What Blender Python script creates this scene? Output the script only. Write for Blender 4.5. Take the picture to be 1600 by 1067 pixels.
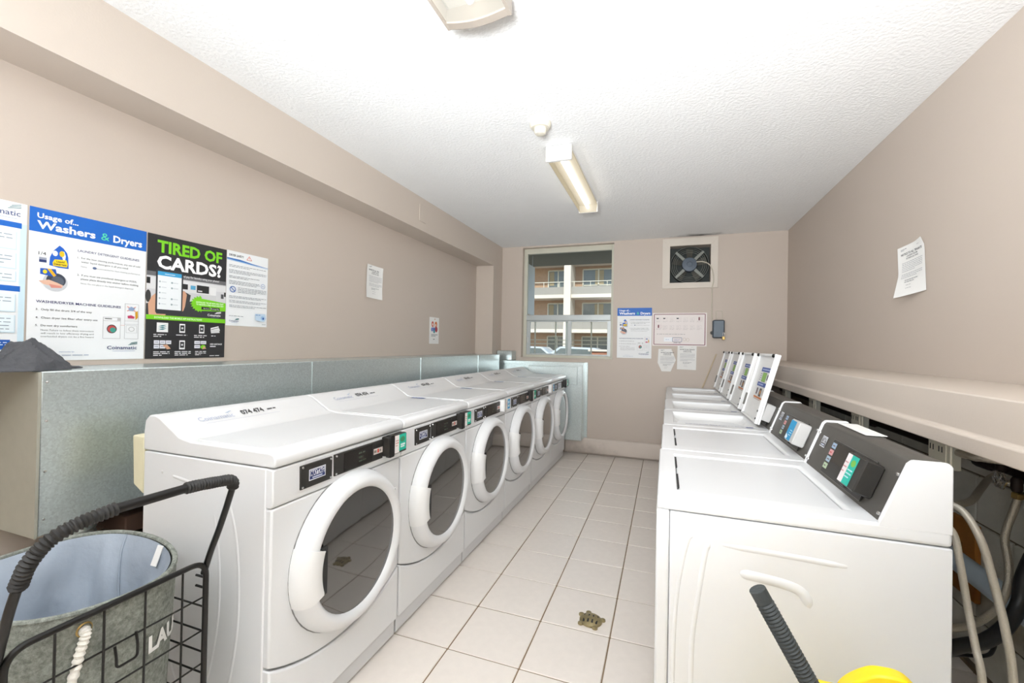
import bpy, bmesh, math, random
from mathutils import Vector, Matrix
random.seed(7)
PI = math.pi
for o in list(bpy.data.objects): bpy.data.objects.remove(o)
SC = bpy.context.scene
COL = SC.collection

# ---------------------------------------------------------------- camera
cam_d = bpy.data.cameras.new('camera'); cam = bpy.data.objects.new('camera', cam_d); COL.objects.link(cam)
cam_d.sensor_width = 36; cam_d.lens = 673.0/1600*36; cam_d.clip_start = 0.02; cam_d.clip_end = 300
r_ = Vector((0.94242664, 0.33389472, 0.01861019)); u_ = Vector((-0.01462251, -0.01445249, 0.99978863)); f_ = Vector((-0.33409311, 0.94249957, 0.00873804))
M = Matrix((r_, u_, -f_)).transposed().to_4x4(); M.translation = Vector((0, 0, 1.3327)); cam.matrix_world = M
SC.camera = cam
# ---------------------------------------------------------------- world, sun, lamps, exposure
W = bpy.data.worlds.new('world'); SC.world = W; W.use_nodes = True
nt = W.node_tree; nt.nodes.clear()
sky = nt.nodes.new('ShaderNodeTexSky'); sky.sky_type = 'NISHITA'; sky.sun_disc = False; sky.sun_elevation = math.radians(48); sky.sun_rotation = math.radians(200)
bg = nt.nodes.new('ShaderNodeBackground'); wo = nt.nodes.new('ShaderNodeOutputWorld'); bg.inputs[1].default_value = 0.24
nt.links.new(sky.outputs[0], bg.inputs[0]); nt.links.new(bg.outputs[0], wo.inputs[0])
def lamp(name, kind, loc, energy, color=(1, 1, 1), rot=(0, 0, 0), size=None, size_y=None):
    l = bpy.data.lights.new(name, kind); l.energy = energy; l.color = color
    if kind == 'AREA':
        l.size = size
        if size_y: l.shape = 'RECTANGLE'; l.size_y = size_y
    elif kind == 'POINT': l.shadow_soft_size = size or .1
    o = bpy.data.objects.new(name, l); o.location = loc; o.rotation_euler = rot; COL.objects.link(o); return o
lamp('sunlight', 'SUN', (0, 0, 30), 3.8, (1, .95, .88), (math.radians(50), 0, math.radians(15)))
# lamps added behind the camera as flash light; the ceiling fixtures are too dim
lamp('added_bounce_flash', 'AREA', (-.35, -.7, 1.5), 120, (.90, .95, 1), (math.radians(168), 0, 0), .8)
fl = lamp('added_tilted_fill', 'SPOT', (-.2, -.5, 1.5), 385, (.94, .97, 1)); fl.data.spot_size = math.radians(95); fl.data.spot_blend = 1; fl.data.shadow_soft_size = .3  # added spot that brightens the ceiling and far end of the room
fl.rotation_euler = (Vector((-.22, 3.1, 2.9))-Vector((-.2, -.5, 1.5))).to_track_quat('-Z', 'Y').to_euler()
SC.view_settings.view_transform = 'Standard'; SC.view_settings.look = 'None'
SC.view_settings.exposure = 0.06; SC.view_settings.gamma = 1; SC.view_settings.use_curve_mapping = False

# ---------------------------------------------------------------- materials
def lin(c):
    if isinstance(c, str):
        c = c.lstrip('#'); c = c if len(c) == 6 else ''.join(x*2 for x in c); c = [int(c[i:i+2], 16)/255 for i in (0, 2, 4)]
    return tuple((x/12.92 if x <= .04045 else ((x+.055)/1.055)**2.4) for x in c[:3])
MATS = {}
def mat(name, col, rough=.5, metal=0, var=.03, scale=30, bump=0, bscale=60, spec=.5, coat=0, emis=None, estr=1, kind='noise', var2=None):
    m = bpy.data.materials.new(name); m.use_nodes = True
    t = m.node_tree; N = t.nodes; L = t.links; p = N['Principled BSDF']
    c = lin(col)
    tc = N.new('ShaderNodeTexCoord')
    if kind == 'noise':
        n = N.new('ShaderNodeTexNoise'); n.inputs['Scale'].default_value = scale; n.inputs['Detail'].default_value = 4; f = n.outputs[0]
    elif kind == 'voronoi':
        n = N.new('ShaderNodeTexVoronoi'); n.inputs['Scale'].default_value = scale
        s = N.new('ShaderNodeSeparateColor'); L.new(n.outputs['Color'], s.inputs[0]); f = s.outputs[0]
    elif kind == 'weave':
        n = N.new('ShaderNodeTexNoise'); n.inputs['Scale'].default_value = scale; n.inputs['Detail'].default_value = 6; n.inputs['Roughness'].default_value = .8
        mr = N.new('ShaderNodeMapRange'); mr.inputs[1].default_value = .36; mr.inputs[2].default_value = .64; L.new(n.outputs[0], mr.inputs[0]); f = mr.outputs[0]
    elif kind == 'brick':
        n = N.new('ShaderNodeTexNoise'); n.inputs['Scale'].default_value = scale; f = n.outputs[0]
    L.new(tc.outputs['Object'], n.inputs['Vector'])
    mx = N.new('ShaderNodeMix'); mx.data_type = 'RGBA'
    mx.inputs[6].default_value = (*[max(0, x*(1-var)) for x in c], 1)
    mx.inputs[7].default_value = (*(lin(var2) if var2 else [min(1, x*(1+var)) for x in c]), 1)
    L.new(f, mx.inputs[0]); L.new(mx.outputs[2], p.inputs['Base Color'])
    p.inputs['Roughness'].default_value = rough; p.inputs['Metallic'].default_value = metal
    p.inputs['Specular IOR Level'].default_value = spec; p.inputs['Coat Weight'].default_value = coat
    if bump:
        b = N.new('ShaderNodeTexNoise'); b.inputs['Scale'].default_value = bscale; b.inputs['Detail'].default_value = 5
        L.new(tc.outputs['Object'], b.inputs['Vector'])
        bp = N.new('ShaderNodeBump'); bp.inputs['Strength'].default_value = bump; bp.inputs['Distance'].default_value = .01
        L.new(b.outputs[0], bp.inputs['Height']); L.new(bp.outputs[0], p.inputs['Normal'])
    if emis:
        p.inputs['Emission Color'].default_value = (*lin(emis), 1); p.inputs['Emission Strength'].default_value = estr
    MATS[name] = m
    return m
wall_m = mat('wall_paint', '#c8bbaf', .55, var=.015, scale=3, bump=.04, bscale=120)
trim_m = mat('trim_paint', '#cabeb2', .45, var=.015, scale=3, bump=.04, bscale=120)
ceil_m = mat('stippled_ceiling', '#f5f6f6', .8, var=.02, scale=9, bump=.45, bscale=60)
grout_m = mat('grout', '#8c775f', .9, var=.15, scale=12)
tile_m = mat('ceramic_tile', '#f1e8df', .32, var=.05, scale=24, bump=.03, bscale=90)
base_m = mat('baseboard_paint', '#dfd3c8', .45, var=.03, scale=6)
galv_m = mat('galvanized_steel', '#ccd6d6', .3, .78, var=.10, scale=170, kind='voronoi', bump=.05, bscale=3)
galv2_m = mat('dull_galvanized_steel', '#b9b8ac', .6, .55, var=.06, scale=25, bump=.02, bscale=40)
white_m = mat('white_enamel', '#e9eaeb', .28, var=.008, scale=5, coat=.15)
lidgrey_m = mat('light_enamel', '#dedfe0', .3, var=.008, scale=5)
plast_m = mat('white_plastic', '#f0f0ef', .35, var=.008, scale=5)
seam_m = mat('dark_gap', '#2c2c2c', .7); gap_m = mat('grey_gap', '#8a8a8a', .7); gap2_m = mat('hinge_grey', '#6f6c66', .5)
plate_m = mat('black_plate', '#2b2926', .4, var=.06, scale=40)
disp_m = mat('dark_display', '#1d1814', .22, var=.1, scale=20)
chrome_m = mat('chrome', '#d8d8d8', .18, 1, var=.02)
glass_dark = mat('tinted_door_glass', '#34322f', .04, var=.06, scale=3, spec=1, coat=1)
glass_blue = mat('blue_tinted_door_glass', '#5e656a', .1, var=.05, scale=3, spec=.9, coat=.5)
graph_m = mat('graphite_panel', '#57544f', .45, .2, var=.05, scale=30)
black_m = mat('black_metal', '#1b1a19', .35, .3, var=.1, scale=40)
foam_m = mat('black_foam', '#2b2a29', .6, var=.1, scale=60, bump=.1)
linen_m = mat('grey_linen', '#868a82', .95, var=.42, scale=75, kind='weave', bump=.25, bscale=300)
lining_m = mat('blue_grey_lining', '#a3adb9', .6, var=.08, scale=8, bump=.9, bscale=9)
rope_m = mat('white_rope', '#efece4', .9, var=.05, bump=.3, bscale=120)
cloth_m = mat('charcoal_cloth', '#55565a', .95, var=.2, scale=60, bump=1.0, bscale=26)
paper_m = mat('white_paper', '#f0efec', .7, var=.012, scale=8)
card_m = mat('white_card', '#f1f3f4', .5, var=.01, scale=8)
alu_m = mat('cream_aluminium', '#cfcdbd', .45, var=.02, scale=12)
alu2_m = mat('grey_aluminium', '#b9bfbf', .4, .3, var=.03, scale=12)
steel_m = mat('braided_steel', '#bdb6a8', .42, .7, var=.2, scale=260, bump=.3, bscale=260)
vinyl_m = mat('white_vinyl_hose', '#cbc4b6', .4, .25, var=.12, scale=220, bump=.15, bscale=260)
rubber_m = mat('black_rubber', '#1c1c1e', .45, var=.1)
pipe_m = mat('grey_drain_pipe', '#bccad4', .4, var=.08, scale=8)
iron_m = mat('dark_iron_pipe', '#2d211c', .6, .3, var=.3, scale=14)
block_m = mat('painted_block', '#dcd9ce', .85, var=.16, scale=9, bump=.2, bscale=50)
mortar_m = mat('block_mortar', '#857a68', .95, var=.25, scale=14)
wood_m = mat('orange_plywood', '#b0742f', .7, var=.25, scale=14)
dwood_m = mat('dark_wood', '#4a3428', .7, var=.25, scale=14)
brass_m = mat('brass', '#b39a62', .35, .9, var=.12, scale=30)
tarn_m = mat('tarnished_brass', '#a89a74', .35, .75, var=.25, scale=60, bump=.15, bscale=90)
yellow_m = mat('yellow_plastic', '#f6d411', .35, var=.02, scale=8)
grip_m = mat('dark_grey_grip', '#3c4142', .55, var=.08, scale=30, bump=.2, bscale=150)
strut_m = mat('fan_strut', '#7d807a', .5, .3, var=.15, scale=30); fan_m = mat('dusty_fan_metal', '#3a3f3d', .6, .4, var=.3, scale=30)
hub_m = mat('fan_hub', '#525c68', .5, .2, var=.12, scale=30)
blade_m = mat('fan_blade', '#66655e', .5, .4, var=.2, scale=20)
cable_m = mat('cable_sheath', '#c9c2b2', .5, var=.04)
box_m = mat('slate_box', '#566069', .4, .3, var=.06, scale=20)
outlet_m = mat('ivory_outlet', '#f4eedb', .4, var=.04, scale=20)
foam2_m = mat('cream_foam', '#e6dfbf', .9, var=.06, scale=30)
stick_m = mat('pale_wood', '#cbb99b', .6, var=.08, scale=20)
det_m = mat('detector_plastic', '#dfdacb', .45, var=.01)
fix_m = mat('fixture_enamel', '#e8e7e3', .4, var=.01)
endcap_m = mat('fixture_end', '#a79d92', .5, var=.02)
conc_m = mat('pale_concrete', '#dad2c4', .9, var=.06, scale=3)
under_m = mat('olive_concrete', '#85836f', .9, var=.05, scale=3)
para_m = mat('grey_parapet', '#9b9890', .9, var=.05, scale=3)
brick_m = mat('tan_brick', '#b3957a', .9, var=.18, scale=6)
dglass_m = mat('far_window_glass', '#5a6668', .15, var=.2, scale=1.5)
asph_m = mat('asphalt', '#8d8a84', .9, var=.1, scale=2)
car_m = mat('pale_blue_paint', '#b9c6cd', .25, var=.02, coat=.5)
tyre_m = mat('tyre', '#242424', .8)
curtain_m = mat('tan_curtain', '#a39678', .9, var=.2, scale=2)
terracotta_m = mat('terracotta', '#a8735a', .9, var=.1, scale=5)

# ceiling soot over the fan: a stain with its own shape
t = ceil_m.node_tree; N = t.nodes; L = t.links
def dirt(mm, centre, radii, colour, amount, nscale=9):
    t = mm.node_tree; N = t.nodes; L = t.links
    g = N.new('ShaderNodeNewGeometry'); mp = N.new('ShaderNodeMapping'); mp.vector_type = 'POINT'
    mp.inputs['Location'].default_value = [-c/r for c, r in zip(centre, radii)]; mp.inputs['Scale'].default_value = [1/r for r in radii]
    ln = N.new('ShaderNodeVectorMath'); ln.operation = 'LENGTH'
    L.new(g.outputs['Position'], mp.inputs['Vector']); L.new(mp.outputs[0], ln.inputs[0])
    no = N.new('ShaderNodeTexNoise'); no.inputs['Scale'].default_value = nscale; L.new(g.outputs['Position'], no.inputs['Vector'])
    a = N.new('ShaderNodeMath'); a.operation = 'ADD'; L.new(ln.outputs['Value'], a.inputs[0]); L.new(no.outputs[0], a.inputs[1])
    mr = N.new('ShaderNodeMapRange'); mr.inputs[1].default_value = .5; mr.inputs[2].default_value = 1.5; mr.inputs[3].default_value = amount; mr.inputs[4].default_value = 0
    L.new(a.outputs[0], mr.inputs[0])
    mx = N.new('ShaderNodeMix'); mx.data_type = 'RGBA'; mx.inputs[7].default_value = (*lin(colour), 1)
    p = N['Principled BSDF']; src = p.inputs['Base Color'].links[0].from_socket
    L.new(src, mx.inputs[6]); L.new(mr.outputs[0], mx.inputs[0]); L.new(mx.outputs[2], p.inputs['Base Color'])
dirt(ceil_m, (.33, 5.36, 2.63), (.34, .11, .3), '#3a332b', .95)
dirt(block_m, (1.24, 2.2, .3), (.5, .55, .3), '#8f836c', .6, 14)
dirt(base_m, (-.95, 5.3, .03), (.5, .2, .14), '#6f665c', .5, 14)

print_m = bpy.data.materials.new('printed_ink'); print_m.use_nodes = True
p = print_m.node_tree.nodes['Principled BSDF']; a = print_m.node_tree.nodes.new('ShaderNodeAttribute'); a.attribute_name = 'ink'
print_m.node_tree.links.new(a.outputs['Color'], p.inputs['Base Color']); p.inputs['Roughness'].default_value = .5
pane_m = bpy.data.materials.new('window_glass'); pane_m.use_nodes = True
t = pane_m.node_tree; t.nodes.clear(); o = t.nodes.new('ShaderNodeOutputMaterial'); mx = t.nodes.new('ShaderNodeMixShader'); tr = t.nodes.new('ShaderNodeBsdfTransparent'); gl = t.nodes.new('ShaderNodeBsdfGlossy'); fr = t.nodes.new('ShaderNodeFresnel')
tr.inputs[0].default_value = (.96, .98, .97, 1); gl.inputs['Roughness'].default_value = .01; fr.inputs[0].default_value = 1.45
t.links.new(fr.outputs[0], mx.inputs[0]); t.links.new(tr.outputs[0], mx.inputs[1]); t.links.new(gl.outputs[0], mx.inputs[2]); t.links.new(mx.outputs[0], o.inputs[0])
def emit(name, col, s, trans=0):
    m = bpy.data.materials.new(name); m.use_nodes = True; t = m.node_tree; t.nodes.clear()
    o = t.nodes.new('ShaderNodeOutputMaterial'); e = t.nodes.new('ShaderNodeEmission'); e.inputs[0].default_value = (*lin(col), 1); e.inputs[1].default_value = s
    if trans:
        d = t.nodes.new('ShaderNodeBsdfTransparent'); mx = t.nodes.new('ShaderNodeMixShader'); mx.inputs[0].default_value = trans
        n = t.nodes.new('ShaderNodeTexNoise'); n.inputs['Scale'].default_value = 200
        t.links.new(e.outputs[0], mx.inputs[1]); t.links.new(d.outputs[0], mx.inputs[2]); t.links.new(mx.outputs[0], o.inputs[0])
    else: t.links.new(e.outputs[0], o.inputs[0])
    return m
tube_m = emit('lamp_tube', '#fff8ee', 14)
lens_m = emit('warm_lens', '#e3d3b0', .68, .25)
lens2_m = emit('frosted_lens', '#fbf8ec', .9, .25)

# ---------------------------------------------------------------- mesh helpers
class MB:
    def __init__(s, xf=None): s.v = []; s.f = []; s.xf = xf
    def add(s, vs, fs):
        b = len(s.v)
        s.v += [Vector(v) if s.xf is None else s.xf @ Vector(v) for v in vs]
        s.f += [[b+i for i in f] for f in fs]; return s
    def box(s, x0, x1, y0, y1, z0, z1):
        return s.add([(x0,y0,z0),(x1,y0,z0),(x1,y1,z0),(x0,y1,z0),(x0,y0,z1),(x1,y0,z1),(x1,y1,z1),(x0,y1,z1)],
                     [(3,2,1,0),(4,5,6,7),(0,1,5,4),(1,2,6,5),(2,3,7,6),(3,0,4,7)])
    def cbox(s, x0, x1, y0, y1, z0, z1, c):   # chamfered box
        P = []
        for z, d in ((z0, c), (z0+c, 0), (z1-c, 0), (z1, c)):
            P += [(x0+d, y0+c if d == 0 else y0+c, z), ]
        s_ = []
        def ring(d, z):
            e = c
            return [(x0+d+e, y0+d, z), (x1-d-e, y0+d, z), (x1-d, y0+d+e, z), (x1-d, y1-d-e, z), (x1-d-e, y1-d, z), (x0+d+e, y1-d, z), (x0+d, y1-d-e, z), (x0+d, y0+d+e, z)]
        V = ring(c, z0)+ring(0, z0+c)+ring(0, z1-c)+ring(c, z1)
        F = [list(range(7, -1, -1)), list(range(24, 32))]
        for k in range(3):
            for i in range(8):
                j = (i+1) % 8; F.append([k*8+i, k*8+j, k*8+8+j, k*8+8+i])
        return s.add(V, F)
    def prism(s, poly, axis, a, b):
        def P(p, t): return {'x': (t, p[0], p[1]), 'y': (p[0], t, p[1]), 'z': (p[0], p[1], t)}[axis]
        n = len(poly); V = [P(q, a) for q in poly]+[P(q, b) for q in poly]
        ar = sum(poly[i][0]*poly[(i+1) % n][1]-poly[(i+1) % n][0]*poly[i][1] for i in range(n))
        F = [list(range(n)), list(range(2*n-1, n-1, -1))]+[[i, n+i, n+(i+1) % n, (i+1) % n] for i in range(n)]
        flip = (ar > 0) == (b > a)
        if axis == 'y': flip = not flip
        if not flip: F = [f[::-1] for f in F]
        if flip: F = [f[::-1] for f in F][::1]; F = [f for f in F]
        if flip: pass
        return s.add(V, F)
    def tube(s, pts, r, n=8, cap=True, closed=False):
        pts = [Vector(p) for p in pts]; R = r if callable(r) else (lambda t: r)
        m = len(pts); V = []; up = None
        for i, p in enumerate(pts):
            if closed: d = pts[(i+1) % m]-pts[i-1]
            else: d = pts[min(i+1, m-1)]-pts[max(i-1, 0)]
            d.normalize()
            if up is None:
                up = Vector((0, 0, 1)) if abs(d.z) < .9 else Vector((1, 0, 0))
            up = (up-d*up.dot(d)).normalized(); w = d.cross(up)
            rr = R(i/max(1, m-1))
            for k in range(n):
                a = 2*PI*k/n; V.append(p+(up*math.cos(a)+w*math.sin(a))*rr)
        F = []
        for i in range(m if closed else m-1):
            for k in range(n):
                i2 = (i+1) % m
                F.append([i*n+k, i*n+(k+1) % n, i2*n+(k+1) % n, i2*n+k])
        if cap and not closed: F += [list(range(n-1, -1, -1)), list(range((m-1)*n, m*n))]
        return s.add(V, F)
    def lathe(s, prof, c, axis='z', n=32, cap0=True, cap1=True, a0=0, a1=2*PI):
        # prof: list of (radius, height along axis)
        full = abs(a1-a0-2*PI) < 1e-6; m = n if full else n+1
        V = []
        for (r, h) in prof:
            for k in range(m):
                a = a0+(a1-a0)*k/n; x, y = r*math.cos(a), r*math.sin(a)
                V.append({'z': (c[0]+x, c[1]+y, c[2]+h), 'x': (c[0]+h, c[1]+x, c[2]+y), 'y': (c[0]+y, c[1]+h, c[2]+x)}[axis])
        F = []
        for i in range(len(prof)-1):
            for k in range(n):
                k2 = (k+1) % m; F.append([i*m+k, i*m+k2, (i+1)*m+k2, (i+1)*m+k])
        if full:
            if cap0: F.append(list(range(m-1, -1, -1)))
            if cap1: F.append([(len(prof)-1)*m+k for k in range(m)])
        else:
            F.append([i*m for i in range(len(prof))]); F.append([i*m+m-1 for i in range(len(prof))][::-1])
            if cap0: pass
        return s.add(V, F)
    def build(s, name, m, parent=None, smooth=False, bevel=0, seg=2, fix=True, org=None, angle=40):
        off = Vector((0, 0, 0))
        if parent is not None: off = Vector(parent.get('_o', (0, 0, 0)))
        elif org is not None: off = Vector(org)
        elif s.v:
            xs = [v.x for v in s.v]; ys = [v.y for v in s.v]; zs = [v.z for v in s.v]
            off = Vector(((min(xs)+max(xs))/2, (min(ys)+max(ys))/2, min(zs)))
        me = bpy.data.meshes.new(name); me.from_pydata([v-off for v in s.v], [], s.f); me.materials.append(m)
        if fix:
            b = bmesh.new(); b.from_mesh(me); bmesh.ops.recalc_face_normals(b, faces=b.faces); b.to_mesh(me); b.free()
        if smooth:
            me.polygons.foreach_set('use_smooth', [True]*len(me.polygons)); me.set_sharp_from_angle(angle=math.radians(angle))
        o = bpy.data.objects.new(name, me); COL.objects.link(o)
        if parent is not None: o.parent = parent; o['_o'] = tuple(off)
        else: o.location = off; o['_o'] = tuple(off)
        if bevel:
            bv = o.modifiers.new('bevel', 'BEVEL'); bv.width = bevel; bv.segments = seg; bv.limit_method = 'ANGLE'; bv.angle_limit = math.radians(35)
            me.polygons.foreach_set('use_smooth', [True]*len(me.polygons)); me.set_sharp_from_angle(angle=math.radians(50))
        return o
def empty(name, loc):
    o = bpy.data.objects.new(name, None); COL.objects.link(o); o.location = loc; o['_o'] = tuple(loc); o.empty_display_size = .1; return o
def tag(o, label, cat, group=None):
    o['label'] = label; o['category'] = cat
    if group: o['group'] = group
    return o
def struct(o): o['kind'] = 'structure'; return o
def dup(root, loc, label, group=None):
    r = root.copy(); COL.objects.link(r); r.location = loc; r['label'] = label
    if group: r['group'] = group
    for ch in list(root.children):
        c = ch.copy(); COL.objects.link(c); c.parent = r
        for g in ch.children:
            d = g.copy(); COL.objects.link(d); d.parent = c
    return r
def child(root, name, k=0):
    l = [c for c in root.children if c.name.split('.')[0] == name]
    return l[k] if k < len(l) else None
def swap(root, name, me):
    c = child(root, name); c.data = me
def catmull(P, n=10):
    P = [Vector(p) for p in P]; Q = [P[0]*2-P[1]]+P+[P[-1]*2-P[-2]]; out = []
    for i in range(1, len(Q)-2):
        a, b, c, d = Q[i-1:i+3]
        for k in range(n):
            t = k/n; out.append(.5*((2*b)+(c-a)*t+(2*a-5*b+4*c-d)*t*t+(3*b-a-3*c+d)*t**3))
    out.append(P[-1]); return out
def rcorner(pts, r, n=5, closed=False):
    # polyline with rounded corners
    P = [Vector(p) for p in pts]; out = []
    m = len(P)
    for i, p in enumerate(P):
        if not closed and i in (0, m-1): out.append(p); continue
        a = (P[i-1]-p); b = (P[(i+1) % m]-p); k = min(r, a.length/2.01, b.length/2.01)
        A = p+a.normalized()*k; B = p+b.normalized()*k
        for j in range(n+1):
            t = j/n; out.append(A*(1-t)**2+p*2*t*(1-t)+B*t*t)
    return out
def frame(o, u, v):
    u = Vector(u).normalized(); v = Vector(v).normalized(); n = u.cross(v)
    m = Matrix((u, v, n)).transposed().to_4x4(); m.translation = Vector(o); return m

# ---------------------------------------------------------------- printed matter
_tc = {}
def text_mesh(s, bold):
    k = (s, bold)
    if k in _tc: return _tc[k]
    cu = bpy.data.curves.new('t', 'FONT'); cu.body = s; cu.resolution_u = 2; cu.offset = bold
    ob = bpy.data.objects.new('t', cu); me = ob.to_mesh()
    vs = [v.co.copy() for v in me.vertices]; fs = [list(p.vertices) for p in me.polygons]
    ob.to_mesh_clear(); bpy.data.objects.remove(ob); bpy.data.curves.remove(cu)
    if vs:
        x0 = min(v.x for v in vs); x1 = max(v.x for v in vs)
    else: x0 = x1 = 0
    _tc[k] = (vs, fs, x0, x1); return _tc[k]
class Ink:
    """Flat print: v runs DOWN from the top edge, u from the left, both as fractions of the sheet w x h."""
    def __init__(s, w, h): s.w = w; s.h = h; s.v = []; s.f = []; s.c = []; s.lay = 1
    def raw(s, pts, fs, col, bump=True):
        if bump: s.lay += 1
        b = len(s.v); z = s.lay*.00004
        s.v += [(x, y, z) for x, y in pts]; s.f += [[b+i for i in f] for f in fs]; s.c += [(*lin(col), 1)]*len(pts)
    def xy(s, u, v): return (u*s.w, (1-v)*s.h)
    def rect(s, u0, v0, u1, v1, col): s.raw([s.xy(u0, v1), s.xy(u1, v1), s.xy(u1, v0), s.xy(u0, v0)], [(0, 1, 2, 3)], col)
    def poly(s, pts, col): s.raw([s.xy(*p) for p in pts], [list(range(len(pts)))], col)
    def ell(s, cu, cv, ru, rv, col, n=20, ring=0):
        P = [(cu+ru*math.cos(2*PI*k/n), cv+rv*math.sin(2*PI*k/n)) for k in range(n)]
        if ring:
            Q = [(cu+ru*(1-ring)*math.cos(2*PI*k/n), cv+rv*(1-ring)*math.sin(2*PI*k/n)) for k in range(n)]
            s.raw([s.xy(*p) for p in P+Q], [(k, (k+1) % n, n+(k+1) % n, n+k) for k in range(n)], col)
        else: s.poly(P, col)
    def line(s, u0, v0, u1, v1, th, col):
        a = Vector(s.xy(u0, v0)); b = Vector(s.xy(u1, v1)); d = (b-a); n = Vector((-d.y, d.x)).normalized()*th/2
        s.raw([tuple(a-n), tuple(b-n), tuple(b+n), tuple(a+n)], [(0, 1, 2, 3)], col)
    def frame(s, u0, v0, u1, v1, th, col):
        s.line(u0, v0, u1, v0, th, col); s.line(u1, v0, u1, v1, th, col); s.line(u1, v1, u0, v1, th, col); s.line(u0, v1, u0, v0, th, col)
    def text(s, t, u0, v, u1, capv, col, bold=0.0):
        """text from u0 to u1 with capital height capv, baseline at v; u1=None keeps natural width"""
        vs, fs, x0, x1 = text_mesh(t, bold)
        if not vs: return
        sy = capv*s.h/.72; sx = ((u1-u0)*s.w/(x1-x0)) if u1 else sy*.95
        s.raw([(u0*s.w+(p.x-x0)*sx, (1-v)*s.h+p.y*sy) for p in vs], fs, col)
    def bars(s, u0, v, u1, n, dv, th, col, seed=1, jag=.25):
        rr = random.Random(seed)
        for k in range(n):
            e = u1 if k < n-1 else u0+(u1-u0)*(.5+.4*rr.random())
            u = u0
            while u < e:
                w = (.025+.06*rr.random())
                s.line(u, v+k*dv, min(e, u+w), v+k*dv, th, col); u += w+.012
    def mesh(s, name='print', warp=None):
        me = bpy.data.meshes.new(name)
        V = s.v if not warp else [(x, y, z+warp(x/s.w, y/s.h)) for x, y, z in s.v]
        me.from_pydata(V, [], s.f); at = me.color_attributes.new('ink', 'FLOAT_COLOR', 'POINT')
        at.data.foreach_set('color', [x for c in s.c for x in c]); me.materials.append(print_m); return me
def sheet(name, label, cat, M, w, h, ink, m=None, warp=None, outline=None, th=.0008, group=None):
    """a sheet of paper or card whose lower left corner sits at M, with its print as a child"""
    mb = MB()
    if outline:
        mb.prism(outline, 'z', 0, th)
    elif warp:
        nu, nv = 8, 14; V = []
        for k in (0, 1):
            for j in range(nv+1):
                for i in range(nu+1):
                    V.append((w*i/nu, h*j/nv, warp(i/nu, j/nv)-(th if k == 0 else 0)))
        n = (nu+1)*(nv+1); F = []
        for j in range(nv):
            for i in range(nu):
                a = j*(nu+1)+i; q = [a, a+1, a+nu+2, a+nu+1]; F.append([n+x for x in q]); F.append(q[::-1])
        ed = [i for i in range(nu+1)]+[j*(nu+1)+nu for j in range(1, nv+1)]+[nv*(nu+1)+i for i in range(nu-1, -1, -1)]+[j*(nu+1) for j in range(nv-1, 0, -1)]
        for a, b in zip(ed, ed[1:]+ed[:1]): F.append([a, b, n+b, n+a])
        mb.add(V, F)
    else: mb.box(0, w, 0, h, 0, th)
    o = mb.build(name, m or card_m, org=(0, 0, 0), smooth=bool(warp)); o.matrix_world = M; tag(o, label, cat, group)
    if ink:
        c = bpy.data.objects.new('printed_design', ink.mesh('printed_design', (lambda a, b: warp(a, b)) if warp else None)); COL.objects.link(c); c.parent = o
        c.location = (0, 0, 0.00015 if warp else th)
    return o
def print_on(name, ink, M, parent):
    """flat print stuck on a part; M is given in the coordinates the part was built in"""
    c = bpy.data.objects.new(name, ink.mesh(name)); COL.objects.link(c); c.parent = parent
    mm = M.copy(); mm.translation = mm.translation-Vector(parent.get('_o', (0, 0, 0))); c.matrix_local = mm
    c['_o'] = (0, 0, 0); return c

# ---------------------------------------------------------------- room shell
XL, XR, YB, YF, H = -2.296, 1.243, 5.37, -1.7, 2.632
T = .14
floor = struct(MB().box(XL-T, XR+T, YF-T, YB+T, -.16, -.004).build('floor', grout_m))
PIT = .33; AX, AY = -.8776, 3.0247
tm = MB().cbox(-PIT/2+.003, PIT/2-.003, -PIT/2+.003, PIT/2-.003, -.012, 0, .0025)
tile_full = None
for i in range(-5, 8):
    for j in range(-8, 12):
        x0 = AX+i*PIT; y0 = AY-j*PIT
        a0, a1, b0, b1 = max(x0, XL), min(x0+PIT, XR), max(y0, -.6), min(y0+PIT, YB)
        if a1-a0 < .03 or b1-b0 < .03: continue
        if a1-a0 > PIT-.001 and b1-b0 > PIT-.001:
            if tile_full is None:
                o = tm.build('floor_tile', tile_m, org=(0, 0, 0)); tile_full = o.data
            else:
                o = bpy.data.objects.new('floor_tile', tile_full); COL.objects.link(o)
            o.parent = floor; o.location = Vector(((a0+a1)/2, (b0+b1)/2, random.uniform(-.0006, .0006)))-Vector(floor['_o'])
        else:
            MB().cbox(a0+.0025, a1-.0025, b0+.0025, b1-.0025, -.012, 0, .0025).build('floor_tile', tile_m, floor)
ceiling = struct(MB().box(XL-T, XR+T, YF-T, YB+T, H, H+.18).build('ceiling', ceil_m))
struct(MB().box(XL-T, XL, YF, YB, 0, H).build('wall_left', wall_m))
PJ = 5.06
wb = MB()
WX0, WX1, WZ0, WZ1 = -1.775, -.6, 1.17, 2.612
VX0, VX1, VZ0, VZ1 = .045, .48, 2.095, 2.525
wb.box(XL-T, WX0, YB, YB+.2, 0, H); wb.box(WX0, WX1, YB, YB+.2, 0, WZ0); wb.box(WX0, WX1, YB, YB+.2, WZ1, H)
wb.box(WX1, VX0, YB, YB+.2, 0, H); wb.box(VX0, VX1, YB, YB+.2, 0, VZ0); wb.box(VX0, VX1, YB, YB+.2, VZ1, H); wb.box(VX1, XR+T, YB, YB+.2, 0, H)
struct(wb.build('wall_back', wall_m))
struct(MB().box(XL-T, XR+T, YF-T, YF, 0, H).build('wall_front', wall_m))
LZ0, LZ1 = 1.065, 1.222
struct(MB().box(XR, XR+T, YF, YB, LZ0, H).build('wall_right', wall_m))
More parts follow.
